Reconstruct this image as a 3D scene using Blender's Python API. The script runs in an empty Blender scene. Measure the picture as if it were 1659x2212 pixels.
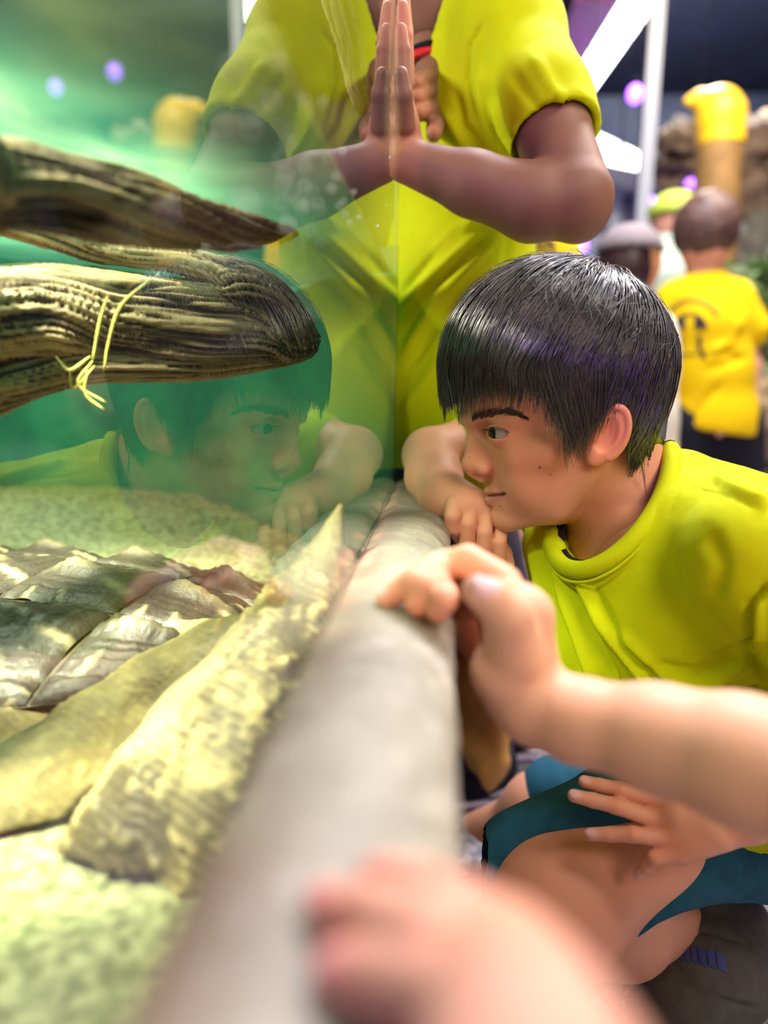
import bpy, math, random
import numpy as np
from mathutils import Vector, Matrix, noise as mnoise

scene = bpy.context.scene
COL = scene.collection
random.seed(7)
rng = np.random.default_rng(11)

# ------------------------------------------------------------------ camera
# World: x = distance from the tank's front glass (room at x > 0, tank at x < 0),
# y = along the glass away from the photographer, z = up, room floor at z = 0.
LZ = 0.50                       # height of the tank ledge
F_PX, CX, CY = 1550.0, 829.5, 1106.0
VP = (962.0, 823.0)             # where lines along the glass converge
ROLL = math.radians(0.65)
CAM = np.array((0.057, 0.0, LZ + 0.123))
_vx, _vy = VP[0] - CX, -(VP[1] - CY)
_c, _s = math.cos(ROLL), math.sin(ROLL)
_ux, _uy = _vx * _c - _vy * _s, _vx * _s + _vy * _c
PITCH = math.atan2(_uy, F_PX)
YAW = math.asin(_ux / math.sqrt(_ux ** 2 + _uy ** 2 + F_PX ** 2))
_f = np.array((-math.sin(YAW) * math.cos(PITCH), math.cos(YAW) * math.cos(PITCH), -math.sin(PITCH)))
_r0 = np.array((math.cos(YAW), math.sin(YAW), 0.0))
_u0 = np.cross(_r0, _f)
_r = _r0 * _c + _u0 * _s
_u = -_r0 * _s + _u0 * _c
cam_data = bpy.data.cameras.new('camera')
cam = bpy.data.objects.new('camera', cam_data)
COL.objects.link(cam)
cam.matrix_world = Matrix(((_r[0], _u[0], -_f[0], CAM[0]), (_r[1], _u[1], -_f[1], CAM[1]),
                           (_r[2], _u[2], -_f[2], CAM[2]), (0, 0, 0, 1)))
cam_data.sensor_fit = 'VERTICAL'
cam_data.sensor_height = 24.0
cam_data.lens = F_PX / 2212.0 * 24.0
cam_data.clip_start = 0.01
cam_data.dof.use_dof = True
cam_data.dof.focus_distance = 0.62
cam_data.dof.aperture_fstop = cam_data.lens / 1000.0 / 0.0115
scene.camera = cam


def at(px, py, Y):
    """world point where the sight line of a photo pixel meets the plane y = Y"""
    d = _f + _r * ((px - CX) / F_PX) + _u * (-(py - CY) / F_PX)
    return CAM + d * (Y / d[1])


# ------------------------------------------------------------------ light
scene.view_settings.view_transform = 'Standard'
scene.view_settings.look = 'None'
scene.view_settings.gamma = 1.0
scene.view_settings.use_curve_mapping = False
scene.view_settings.exposure = 0.48
world = bpy.data.worlds.new('hall_ambience')
scene.world = world
world.use_nodes = True
world.node_tree.nodes['Background'].inputs[0].default_value = (0.42, 0.45, 0.62, 1)
world.node_tree.nodes['Background'].inputs[1].default_value = 0.35


def area(name, loc, target, size, power, col=(1, 1, 1), sy=None):
    l = bpy.data.lights.new(name, 'AREA')
    l.energy = power
    l.color = col
    l.size = size
    if sy:
        l.shape = 'RECTANGLE'
        l.size_y = sy
    o = bpy.data.objects.new(name, l)
    COL.objects.link(o)
    o.location = loc
    o.rotation_euler = (Vector(target) - Vector(loc)).to_track_quat('-Z', 'Y').to_euler()
    return o


area('hall_ceiling_lamp', (1.15, 0.20, 2.2), (0.25, 0.55, 0.5), 0.7, 20, (1.0, 0.92, 0.82))
area('front_fill_light', (1.0, -1.3, 1.9), (0.2, 0.6, 0.5), 0.9, 22, (1.0, 0.82, 0.66))  # added warm fill, out of view, to brighten the face and arms
area('hall_far_lamp', (0.45, 1.75, 2.7), (0.35, 1.5, 0.0), 0.6, 75, (0.90, 0.88, 1.0))
area('hall_back_lamp', (1.5, 2.3, 2.95), (1.1, 2.8, 0.8), 0.7, 60, (1.0, 0.9, 0.78))
area('tank_lamp', (-0.75, 0.72, 1.25), (-0.62, 0.70, 0.3), 0.3, 11, (1.0, 0.96, 0.80))
tf_ = area('log_fill_light', (-0.46, 0.0, 1.15), (-0.27, 0.53, 0.55), 0.12, 18, (1.0, 0.90, 0.70))  # added fill for the side of the logs that faces the camera
tf_.data.spread = math.radians(46)
sl_ = bpy.data.lights.new('turtle_fill_spot', 'SPOT')  # added spot on the turtle, cone shaped to fall off at the ledge
sl_.energy = 85
sl_.color = (1.0, 0.90, 0.62)
sl_.spot_size = math.radians(39)
sl_.spot_blend = 0.25
sl_.shadow_soft_size = 0.03
so_ = bpy.data.objects.new('turtle_fill_spot', sl_)
COL.objects.link(so_)
so_.location = (-0.31, 0.50, 1.32)
so_.rotation_euler = (Vector((-0.245, 0.42, 0.38)) - Vector(so_.location)).to_track_quat('-Z', 'Y').to_euler()
s2_ = bpy.data.objects.new('gravel_fill_spot', sl_.copy())  # second added spot, brightens the near tank floor
COL.objects.link(s2_)
s2_.data.energy = 70
s2_.data.spot_size = math.radians(46)
s2_.location = (-0.32, 0.06, 1.3)
s2_.rotation_euler = (Vector((-0.31, 0.10, 0.38)) - Vector(s2_.location)).to_track_quat('-Z', 'Y').to_euler()
area('hall_purple_lamp', (-0.30, -0.32, 0.98), (0.0, 0.10, 0.5), 0.10, 5.0, (0.45, 0.16, 1.0))


# ------------------------------------------------------------------ tools
def tag(o, label=None, cat=None, group=None, kind=None):
    for k, v in (('label', label), ('category', cat), ('group', group), ('kind', kind)):
        if v:
            o[k] = v
    return o


def empty(name, loc=(0, 0, 0)):
    o = bpy.data.objects.new(name, None)
    COL.objects.link(o)
    o.location = [float(v) for v in loc]
    o.empty_display_size = 0.05
    return o


def mesh_obj(name, V, Q, mat, parent=None, col=None, smooth=True, T=None, origin=None):
    """V (n,3) world, Q quads (m,4) and/or T triangles -> one mesh object with the origin at its base"""
    V = np.asarray(V, dtype=np.float32).reshape(-1, 3)
    if origin is None:
        origin = parent.location if parent is not None and parent.parent is None and parent.type == 'EMPTY' else \
            ((V[:, 0].min() + V[:, 0].max()) / 2, (V[:, 1].min() + V[:, 1].max()) / 2, V[:, 2].min())
    org = np.array([float(v) for v in origin], dtype=np.float32)
    me = bpy.data.meshes.new(name)
    faces = []
    li = []
    st = []
    n = 0
    if Q is not None and len(Q):
        Q = np.asarray(Q, dtype=np.int32)
        li.append(Q.ravel())
        st.append(np.arange(len(Q), dtype=np.int32) * 4)
        n = Q.size
    if T is not None and len(T):
        T = np.asarray(T, dtype=np.int32)
        li.append(T.ravel())
        st.append(n + np.arange(len(T), dtype=np.int32) * 3)
    li = np.concatenate(li)
    st = np.concatenate(st)
    me.vertices.add(len(V))
    me.vertices.foreach_set('co', (V - org).ravel())
    me.loops.add(len(li))
    me.loops.foreach_set('vertex_index', li)
    me.polygons.add(len(st))
    me.polygons.foreach_set('loop_start', st)
    me.polygons.foreach_set('use_smooth', np.full(len(st), bool(smooth)))
    me.update(calc_edges=True)
    me.validate()
    if col is not None:
        a = me.color_attributes.new('Col', 'FLOAT_COLOR', 'POINT')
        c = np.ones((len(V), 4), dtype=np.float32)
        c[:, :3] = col
        a.data.foreach_set('color', c.ravel())
    me.materials.append(mat)
    o = bpy.data.objects.new(name, me)
    COL.objects.link(o)
    if parent is not None:
        o.parent = parent
        w = np.zeros(3)
        p = parent
        while p is not None:
            w += np.array(p.location)
            p = p.parent
        o.location = [float(v) for v in org - w]
    else:
        o.location = [float(v) for v in org]
    return o


class Field:
    """signed distance grid built up from smoothly blended round shapes"""

    def __init__(self, lo, hi, h):
        self.lo = np.array(lo, dtype=np.float32)
        self.h = h
        self.n = np.ceil((np.array(hi) - self.lo) / h).astype(int) + 1
        self.ax = [self.lo[i] + h * np.arange(self.n[i], dtype=np.float32) for i in range(3)]
        self.D = np.full(tuple(self.n), 0.2, dtype=np.float32)

    def block(self, lo, hi, m):
        s = []
        for i in range(3):
            a = max(0, int((lo[i] - m - self.lo[i]) / self.h))
            b = min(int(self.n[i]), int((hi[i] + m - self.lo[i]) / self.h) + 2)
            if b <= a:
                return None
            s.append(slice(a, b))
        return tuple(s)

    def grid(self, s):
        return (self.ax[0][s[0]][:, None, None], self.ax[1][s[1]][None, :, None], self.ax[2][s[2]][None, None, :])

    def put(self, s, d, k, op):
        D = self.D[s]
        if op == 'add':
            if k > 0:
                e = np.clip(0.5 + 0.5 * (D - d) / k, 0, 1)
                self.D[s] = D + (d - D) * e - k * e * (1 - e)
            else:
                self.D[s] = np.minimum(D, d)
        elif op == 'sub':
            d = -d
            if k > 0:
                e = np.clip(0.5 - 0.5 * (D - d) / k, 0, 1)
                self.D[s] = D + (d - D) * e + k * e * (1 - e)
            else:
                self.D[s] = np.maximum(D, d)

    def cap(self, a, b, ra, rb, k=0.004, op='add'):
        a = np.asarray(a, dtype=np.float32)
        b = np.asarray(b, dtype=np.float32)
        m = max(ra, rb)
        s = self.block(np.minimum(a, b) - m, np.maximum(a, b) + m, k + 3 * self.h)
        if s is None:
            return
        X, Y, Z = self.grid(s)
        ab = b - a
        L = max(float(ab @ ab), 1e-12)
        t = np.clip(((X - a[0]) * ab[0] + (Y - a[1]) * ab[1] + (Z - a[2]) * ab[2]) / L, 0, 1)
        d = np.sqrt((X - a[0] - t * ab[0]) ** 2 + (Y - a[1] - t * ab[1]) ** 2 + (Z - a[2] - t * ab[2]) ** 2) - (ra + (rb - ra) * t)
        self.put(s, d, k, op)

    def chain(self, pts, k=0.004, op='add'):
        """pts: (x, y, z, r) list"""
        for p, q in zip(pts[:-1], pts[1:]):
            self.cap(p[:3], q[:3], p[3], q[3], k, op)

    def ball(self, c, r, k=0.004, op='add'):
        self.cap(c, c, r, r, k, op)

    def ell(self, c, r, k=0.004, R=None, op='add'):
        """ellipsoid; R rows are its axes"""
        c = np.asarray(c, dtype=np.float32)
        r = np.asarray(r, dtype=np.float32)
        R = np.eye(3, dtype=np.float32) if R is None else np.asarray(R, dtype=np.float32)
        ext = np.abs(R.T) @ r
        s = self.block(c - ext, c + ext, k + 3 * self.h)
        if s is None:
            return
        X, Y, Z = self.grid(s)
        X, Y, Z = X - c[0], Y - c[1], Z - c[2]
        k0 = 0.0
        k1 = 0.0
        for i in range(3):
            u = X * R[i, 0] + Y * R[i, 1] + Z * R[i, 2]
            k0 = k0 + (u / r[i]) ** 2
            k1 = k1 + (u / r[i] ** 2) ** 2
        k0 = np.sqrt(k0)
        d = k0 * (k0 - 1) / np.maximum(np.sqrt(k1), 1e-6)
        self.put(s, d, k, op)

    def half(self, p, n, k=0.0):
        """cut away everything on the side n points to"""
        n = np.asarray(n, dtype=np.float32)
        n = n / np.linalg.norm(n)
        X, Y, Z = self.grid((slice(None),) * 3)
        d = (X - p[0]) * n[0] + (Y - p[1]) * n[1] + (Z - p[2]) * n[2]
        self.put((slice(None),) * 3, -d, k, 'sub')

    def mesh(self):
        D, h = self.D, self.h
        I = D < 0
        c = np.zeros(tuple(self.n - 1), dtype=np.int8)
        for dx in (0, 1):
            for dy in (0, 1):
                for dz in (0, 1):
                    c += I[dx:self.n[0] - 1 + dx, dy:self.n[1] - 1 + dy, dz:self.n[2] - 1 + dz]
        act = (c > 0) & (c < 8)
        A = np.argwhere(act)
        idx = np.full(act.shape, -1, dtype=np.int32)
        idx[act] = np.arange(len(A))
        P = np.zeros((len(A), 3), dtype=np.float64)
        cnt = np.zeros(len(A))
        cor = [(x, y, z) for x in (0, 1) for y in (0, 1) for z in (0, 1)]
        val = {q: D[A[:, 0] + q[0], A[:, 1] + q[1], A[:, 2] + q[2]] for q in cor}
        for q in cor:
            for ax in range(3):
                if q[ax] == 0:
                    w = list(q)
                    w[ax] = 1
                    w = tuple(w)
                    a, b = val[q], val[w]
                    mk = (a < 0) != (b < 0)
                    t = a[mk] / (a[mk] - b[mk])
                    pos = np.tile(np.array(q, dtype=np.float64), (mk.sum(), 1))
                    pos[:, ax] = t
                    P[mk] += pos
                    cnt[mk] += 1
        P = P / cnt[:, None] + A
        V = P * h + self.lo
        Q = []
        for ax in range(3):
            o1, o2 = [(1, 2), (2, 0), (0, 1)][ax]
            n = self.n
            sa = [slice(None)] * 3
            sb = [slice(None)] * 3
            sa[ax] = slice(0, n[ax] - 1)
            sb[ax] = slice(1, n[ax])
            for o in (o1, o2):
                sa[o] = slice(1, n[o] - 1)
                sb[o] = slice(1, n[o] - 1)
            a, b = I[tuple(sa)], I[tuple(sb)]
            E = np.argwhere(a != b)
            if not len(E):
                continue
            flip = a[E[:, 0], E[:, 1], E[:, 2]]
            E = E.copy()
            E[:, o1] += 1
            E[:, o2] += 1
            q = []
            for d1, d2 in ((-1, -1), (0, -1), (0, 0), (-1, 0)):
                G = E.copy()
                G[:, o1] += d1
                G[:, o2] += d2
                q.append(idx[G[:, 0], G[:, 1], G[:, 2]])
            q = np.stack(q, 1)
            q[~flip] = q[~flip][:, ::-1]
            Q.append(q)
        Q = np.concatenate(Q)
        return V.astype(np.float32), Q[(Q >= 0).all(1)]


def join_parts(parts):
    """[(V, Q, col)] -> one"""
    V, Q, C, n = [], [], [], 0
    for v, q, c in parts:
        V.append(v)
        Q.append(q + n)
        C.append(np.broadcast_to(np.asarray(c, dtype=np.float32), v.shape))
        n += len(v)
    return np.concatenate(V), np.concatenate(Q), np.concatenate(C)


def laplace(V, Q, it=2, lam=0.5):
    V = V.astype(np.float64)
    for _ in range(it):
        S = np.zeros_like(V)
        c = np.zeros(len(V))
        for i in range(4):
            a, b = Q[:, i], Q[:, (i + 1) % 4]
            for j in range(3):
                S[:, j] += np.bincount(a, V[b, j], len(V)) + np.bincount(b, V[a, j], len(V))
            c += np.bincount(a, minlength=len(V)) + np.bincount(b, minlength=len(V))
        V += lam * (S / np.maximum(c, 1)[:, None] - V)
    return V.astype(np.float32)


def vnormals(V, Q):
    n = np.cross(V[Q[:, 2]] - V[Q[:, 0]], V[Q[:, 3]] - V[Q[:, 1]])
    N = np.zeros_like(V, dtype=np.float64)
    for i in range(4):
        for j in range(3):
            N[:, j] += np.bincount(Q[:, i], n[:, j], len(V))
    return N / np.maximum(np.linalg.norm(N, axis=1), 1e-12)[:, None]


def vnoise(P, seed=0):
    """cheap smooth value noise in [-1, 1] for (n,3) points"""
    P = np.asarray(P, dtype=np.float64) + 17.3 * seed + 100.0
    i = np.floor(P).astype(np.int64)
    f = P - i
    f = f * f * (3 - 2 * f)

    def hsh(x, y, z):
        n = (x * 73856093) ^ (y * 19349663) ^ (z * 83492791)
        n = (n ^ (n >> 13)) * 1274126177
        return ((n ^ (n >> 16)) & 0xffff) / 32767.5 - 1.0

    r = 0
    for dx in (0, 1):
        wx = f[:, 0] if dx else 1 - f[:, 0]
        for dy in (0, 1):
            wy = f[:, 1] if dy else 1 - f[:, 1]
            for dz in (0, 1):
                wz = f[:, 2] if dz else 1 - f[:, 2]
                r = r + wx * wy * wz * hsh(i[:, 0] + dx, i[:, 1] + dy, i[:, 2] + dz)
    return r


def fbm(P, s, o=4, seed=0):
    r, a = 0, 1.0
    for k in range(o):
        r = r + a * vnoise(np.asarray(P) * s * 2 ** k, seed + k)
        a *= 0.5
    return r / 1.9


def tube(pts, rad, n=8, close=True):
    """round tube along points -> V, Q, T"""
    pts = np.asarray(pts, dtype=np.float64)
    rad = np.broadcast_to(np.asarray(rad, dtype=np.float64), (len(pts),))
    t = np.gradient(pts, axis=0)
    t /= np.maximum(np.linalg.norm(t, axis=1), 1e-9)[:, None]
    ref = np.array((0.0, 0, 1)) if abs(t[0, 2]) < 0.9 else np.array((1.0, 0, 0))
    V = []
    u = np.cross(ref, t[0])
    for i in range(len(pts)):
        u = u - t[i] * (u @ t[i])
        u /= np.linalg.norm(u)
        w = np.cross(t[i], u)
        a = np.arange(n) * 2 * math.pi / n
        V.append(pts[i] + rad[i] * (np.cos(a)[:, None] * u + np.sin(a)[:, None] * w))
    V = np.concatenate(V)
    Q = []
    for i in range(len(pts) - 1):
        for j in range(n):
            k = (j + 1) % n
            Q.append((i * n + j, i * n + k, (i + 1) * n + k, (i + 1) * n + j))
    T = []
    if close:
        V = np.concatenate([V, pts[:1], pts[-1:]])
        a, b = len(V) - 2, len(V) - 1
        for j in range(n):
            k = (j + 1) % n
            T.append((a, k, j))
            T.append((b, (len(pts) - 1) * n + j, (len(pts) - 1) * n + k))
    return V, np.array(Q), np.array(T) if T else None


def box_vq(lo, hi):
    x0, y0, z0 = lo
    x1, y1, z1 = hi
    V = [(x0, y0, z0), (x1, y0, z0), (x1, y1, z0), (x0, y1, z0), (x0, y0, z1), (x1, y0, z1), (x1, y1, z1), (x0, y1, z1)]
    Q = [(0, 3, 2, 1), (4, 5, 6, 7), (0, 1, 5, 4), (1, 2, 6, 5), (2, 3, 7, 6), (3, 0, 4, 7)]
    return np.array(V, dtype=float), np.array(Q)


def smooth_path(pts, n=24):
    """Catmull-Rom through (x, y, z[, r])"""
    P = np.asarray(pts, dtype=float)
    P = np.concatenate([2 * P[:1] - P[1:2], P, 2 * P[-1:] - P[-2:-1]])
    out = []
    m = len(P) - 3
    for i in range(m):
        for t in np.linspace(0, 1, max(2, n // m), endpoint=(i == m - 1)):
            a, b, c, d = P[i:i + 4]
            out.append(0.5 * (2 * b + (c - a) * t + (2 * a - 5 * b + 4 * c - d) * t * t + (3 * b - a - 3 * c + d) * t ** 3))
    return np.array(out)


def PX(px, py, Y, r):
    """photo pixel + depth + radius -> chain point"""
    return tuple(at(px, py, Y)) + (r,)


# ------------------------------------------------------------------ materials
def mat(name, col=(0.8, 0.8, 0.8), rough=0.6, vcol=False, spec=0.5, var=0.0, vscale=30.0, bump=0.0, bscale=200.0,
        sss=0.0, sheen=0.0, emit=None, estr=0.0, metal=0.0, col2=None, coat=0.0, bdist=0.001):
    m = bpy.data.materials.new(name)
    m.use_nodes = True
    nt = m.node_tree
    b = nt.nodes['Principled BSDF']
    b.inputs['Base Color'].default_value = (*col, 1)
    b.inputs['Roughness'].default_value = rough
    b.inputs['Specular IOR Level'].default_value = spec
    b.inputs['Metallic'].default_value = metal
    if sss:
        b.inputs['Subsurface Weight'].default_value = sss
        b.inputs['Subsurface Radius'].default_value = (1.0, 0.35, 0.2)
        b.inputs['Subsurface Scale'].default_value = 0.006
    if sheen:
        b.inputs['Sheen Weight'].default_value = sheen
        b.inputs['Sheen Roughness'].default_value = 0.5
    if coat:
        b.inputs['Coat Weight'].default_value = coat
        b.inputs['Coat Roughness'].default_value = 0.15
    if emit:
        b.inputs['Emission Color'].default_value = (*emit, 1)
        b.inputs['Emission Strength'].default_value = estr
    geo = nt.nodes.new('ShaderNodeNewGeometry')
    src = None
    if vcol:
        v = nt.nodes.new('ShaderNodeVertexColor')
        v.layer_name = 'Col'
        src = v.outputs['Color']
    if var or col2:
        n = nt.nodes.new('ShaderNodeTexNoise')
        n.inputs['Scale'].default_value = vscale
        n.inputs['Detail'].default_value = 5
        nt.links.new(geo.outputs['Position'], n.inputs['Vector'])
        if col2:
            mx = nt.nodes.new('ShaderNodeMix')
            mx.data_type = 'RGBA'
            rp = nt.nodes.new('ShaderNodeValToRGB')
            rp.color_ramp.elements[0].position = 0.38
            rp.color_ramp.elements[1].position = 0.62
            nt.links.new(n.outputs['Fac'], rp.inputs[0])
            nt.links.new(rp.outputs[0], mx.inputs[0])
            mx.inputs[6].default_value = (*col, 1)
            mx.inputs[7].default_value = (*col2, 1)
            src = mx.outputs[2]
        if var:
            mr = nt.nodes.new('ShaderNodeMapRange')
            mr.inputs[1].default_value = 0.3
            mr.inputs[2].default_value = 0.7
            mr.inputs[3].default_value = 1 - var
            mr.inputs[4].default_value = 1 + var
            nt.links.new(n.outputs['Fac'], mr.inputs[0])
            vm = nt.nodes.new('ShaderNodeVectorMath')
            vm.operation = 'SCALE'
            if src is not None:
                nt.links.new(src, vm.inputs[0])
            else:
                vm.inputs[0].default_value = col
            nt.links.new(mr.outputs[0], vm.inputs['Scale'])
            src = vm.outputs[0]
    if src is not None:
        nt.links.new(src, b.inputs['Base Color'])
    if bump:
        n = nt.nodes.new('ShaderNodeTexNoise')
        n.inputs['Scale'].default_value = bscale
        n.inputs['Detail'].default_value = 3
        nt.links.new(geo.outputs['Position'], n.inputs['Vector'])
        bp = nt.nodes.new('ShaderNodeBump')
        bp.inputs['Strength'].default_value = bump
        bp.inputs['Distance'].default_value = bdist
        nt.links.new(n.outputs['Fac'], bp.inputs['Height'])
        nt.links.new(bp.outputs[0], b.inputs['Normal'])
    return m


# ------------------------------------------------------------------ the hall
def plane_grid(name, p0, du, dv, m, nu=1, nv=1, kind='structure', label=None, parent=None):
    p0, du, dv = np.array(p0, float), np.array(du, float), np.array(dv, float)
    V = [p0 + du * i / nu + dv * j / nv for j in range(nv + 1) for i in range(nu + 1)]
    Q = [(j * (nu + 1) + i, j * (nu + 1) + i + 1, (j + 1) * (nu + 1) + i + 1, (j + 1) * (nu + 1) + i) for j in range(nv) for i in range(nu)]
    o = mesh_obj(name, V, Q, m, parent, smooth=False)
    if parent is None:
        tag(o, label, None, None, kind)
    return o


M_floor = mat('speckled_stone_floor', (0.50, 0.46, 0.54), 0.45, col2=(0.16, 0.14, 0.19), vscale=60, bump=0.3, bscale=120)
M_navy = mat('dark_blue_ceiling', (0.012, 0.016, 0.05), 0.8, var=0.5, vscale=2.0)
M_navy2 = mat('dark_blue_wall', (0.035, 0.045, 0.09), 0.8, col2=(0.09, 0.10, 0.15), vscale=1.6)
M_dark = mat('dark_plum_wall', (0.05, 0.035, 0.05), 0.8, var=0.4, vscale=2.0)
plane_grid('floor', (-2.2, -2.2, 0), (6.4, 0, 0), (0, 9.2, 0), M_floor, label='speckled purple grey stone floor of the hall')
plane_grid('ceiling', (-2.2, -2.2, 3.1), (0, 9.2, 0), (6.4, 0, 0), M_navy, label='dark blue ceiling of the hall')
plane_grid('wall_back', (-2.2, 7.0, 0), (6.4, 0, 0), (0, 0, 3.1), M_navy2, label='dark blue grey back wall of the hall')
plane_grid('wall_right', (4.2, 7.0, 0), (0, -9.2, 0), (0, 0, 3.1), M_dark, label='dark plum side wall of the hall')
plane_grid('wall_left', (-2.2, -2.2, 0), (0, 9.2, 0), (0, 0, 3.1), M_navy2, label='dark blue grey wall behind the tank')
plane_grid('wall_front', (4.2, -2.2, 0), (-6.4, 0, 0), (0, 0, 3.1), M_dark, label='dark plum wall behind the photographer')

# ------------------------------------------------------------------ the tank
WZ = LZ + 0.246                 # water level
YE = 0.862                      # far end of the front glass
CORN = [(0.0, -0.62), (0.0, YE), (-0.36, 1.2), (-1.05, 1.3), (-1.35, 0.7), (-1.35, -0.62)]
tank = empty('turtle_tank', (-0.3, 0.3, 0))
tag(tank, 'glass fronted green turtle tank with a rough concrete ledge', 'tank')

M_algae = mat('green_tank_wall', (0.020, 0.20, 0.125), 0.7, col2=(0.05, 0.36, 0.20), vscale=7, bump=0.5, bscale=30, bdist=0.01)
M_gravel = mat('pale_gravel', (0.46, 0.46, 0.24), 0.85, col2=(0.17, 0.18, 0.08), vscale=110, bump=0.8, bscale=160, bdist=0.004)
TF = LZ - 0.135                 # tank bottom
fx, fy = np.meshgrid(np.linspace(-1.34, -0.004, 120), np.linspace(-0.6, 1.24, 160))
P = np.stack([fx.ravel(), fy.ravel(), np.zeros(fx.size)], 1)
hz = TF + 0.012 * fbm(P, 9, 3, 3) + 0.004 * fbm(P, 60, 2, 5)
back = np.clip((fy.ravel() - 0.75) / 0.45, 0, 1) + np.clip((-0.7 - fx.ravel()) / 0.6, 0, 1)
hz = hz + 0.06 * back
V = np.stack([P[:, 0], P[:, 1], hz], 1)
ii = np.arange(160 * 120).reshape(160, 120)
Q = np.stack([ii[:-1, :-1], ii[:-1, 1:], ii[1:, 1:], ii[1:, :-1]], -1).reshape(-1, 4)
cx = (V[Q[:, 0], 0] + V[Q[:, 2], 0]) / 2
cy = (V[Q[:, 0], 1] + V[Q[:, 2], 1]) / 2
keep = ~((cx > -0.36) & (cy > YE + (-cx) * 0.93))
mesh_obj('gravel_bed', V, Q[keep], M_gravel, tank)
for i in range(1, 5):
    (ax, ay), (bx, by) = CORN[i], CORN[i + 1]
    n = 40
    L = math.hypot(bx - ax, by - ay)
    V = []
    for j in range(n + 1):
        for k in range(n + 1):
            V.append((ax + (bx - ax) * j / n, ay + (by - ay) * j / n, 0.0 + (WZ + 0.03) * k / n))
    V = np.array(V)
    nr = np.array((by - ay, ax - bx, 0)) / L
    edge = np.minimum(np.arange(n + 1), n - np.arange(n + 1)) / n
    amp = np.repeat(np.clip(edge * 6, 0, 1), n + 1)
    V = V + nr * (0.02 * fbm(V, 5, 4, i) * amp)[:, None]
    ii = np.arange((n + 1) ** 2).reshape(n + 1, n + 1)
    Q = np.stack([ii[:-1, :-1], ii[1:, :-1], ii[1:, 1:], ii[:-1, 1:]], -1).reshape(-1, 4)
    mesh_obj('tank_wall', V, Q, M_algae, tank)

# front pane: clear glass whose reflection grows towards grazing sight lines
M_glass = bpy.data.materials.new('tank_glass')
M_glass.use_nodes = True
nt = M_glass.node_tree
nt.nodes.clear()
out = nt.nodes.new('ShaderNodeOutputMaterial')
fr = nt.nodes.new('ShaderNodeFresnel')
fr.inputs['IOR'].default_value = 1.5
a1 = nt.nodes.new('ShaderNodeMath'); a1.operation = 'MULTIPLY'; a1.inputs[1].default_value = 1.12
a2 = nt.nodes.new('ShaderNodeMath'); a2.operation = 'ADD'; a2.inputs[1].default_value = 1.0
a2.use_clamp = False
a3 = nt.nodes.new('ShaderNodeMath'); a3.operation = 'DIVIDE'
nt.links.new(fr.outputs[0], a1.inputs[0])
nt.links.new(fr.outputs[0], a2.inputs[0])
nt.links.new(a1.outputs[0], a3.inputs[0])
tr = nt.nodes.new('ShaderNodeBsdfTransparent')
tr.inputs[0].default_value = (0.90, 0.97, 0.92, 1)
gl = nt.nodes.new('ShaderNodeBsdfGlossy')
gl.inputs['Roughness'].default_value = 0.0
gl.inputs['Color'].default_value = (0.97, 1.0, 0.97, 1)
mx = nt.nodes.new('ShaderNodeMixShader')
a3.operation = 'MINIMUM'
a3.inputs[1].default_value = 1.0
nt.links.new(a3.outputs[0], mx.inputs[0])
nt.links.new(tr.outputs[0], mx.inputs[1])
nt.links.new(gl.outputs[0], mx.inputs[2])
nt.links.new(mx.outputs[0], out.inputs[0])
M_glass_in = bpy.data.materials.new('tank_glass_inner')
M_glass_in.use_nodes = True
nt = M_glass_in.node_tree
nt.nodes.clear()
out = nt.nodes.new('ShaderNodeOutputMaterial')
tr = nt.nodes.new('ShaderNodeBsdfTransparent')
nt.links.new(tr.outputs[0], out.inputs[0])
V, Q = box_vq((-0.008, -0.62, LZ - 0.02), (0.0, YE, LZ + 0.95))
pane = mesh_obj('glass_pane', V, Q, M_glass_in, tank, smooth=False)
pane.data.materials.append(M_glass)
for p in pane.data.polygons:
    p.material_index = 1 if p.normal.x > 0.5 else 0
M_seal = mat('clear_silicone_seal', (0.62, 0.72, 0.64), 0.25, spec=0.6)
V, Q, T = tube([(-0.004, YE + 0.0012, LZ), (-0.004, YE + 0.0012, LZ + 0.5), (-0.004, YE + 0.0012, LZ + 0.95)], 0.0016, 8)
mesh_obj('corner_seal', V, Q, M_seal, tank, T=T)
yy = np.linspace(-0.6, YE, 120)
V, Q, T = tube(np.stack([0.0012 + 0.0012 * np.sin(yy * 41) * np.sin(yy * 17), yy, LZ + 0.0015 + 0 * yy], 1), 0.0005 + 0.0002 * np.sin(yy * 63), 8)
mesh_obj('bottom_seal', V, Q, mat('dull_brown_seal', (0.16, 0.10, 0.075), 0.6), tank, T=T)
# scum line where the water meets the glass
V, Q, T = tube(np.stack([0 * yy - 0.0095, yy, WZ + 0.0006 * np.sin(yy * 90)], 1), 0.0011 + 0.0005 * np.sin(yy * 151), 6)
mesh_obj('waterline_scum', V, Q, mat('white_scum', (0.85, 0.86, 0.8), 0.5), tank, T=T)

# water surface: from below it mirrors past the critical angle, from above it lets the lamp in
M_water = bpy.data.materials.new('water_surface')
M_water.use_nodes = True
nt = M_water.node_tree
nt.nodes.clear()
out = nt.nodes.new('ShaderNodeOutputMaterial')
geo = nt.nodes.new('ShaderNodeNewGeometry')
dt = nt.nodes.new('ShaderNodeVectorMath'); dt.operation = 'DOT_PRODUCT'
nt.links.new(geo.outputs['Incoming'], dt.inputs[0])
nt.links.new(geo.outputs['True Normal'], dt.inputs[1])
ab = nt.nodes.new('ShaderNodeMath'); ab.operation = 'ABSOLUTE'
nt.links.new(dt.outputs['Value'], ab.inputs[0])
mr = nt.nodes.new('ShaderNodeMapRange')
mr.interpolation_type = 'SMOOTHSTEP'
mr.inputs[1].default_value = 0.72
mr.inputs[2].default_value = 0.60
mr.inputs[3].default_value = 0.03
mr.inputs[4].default_value = 0.95
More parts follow.
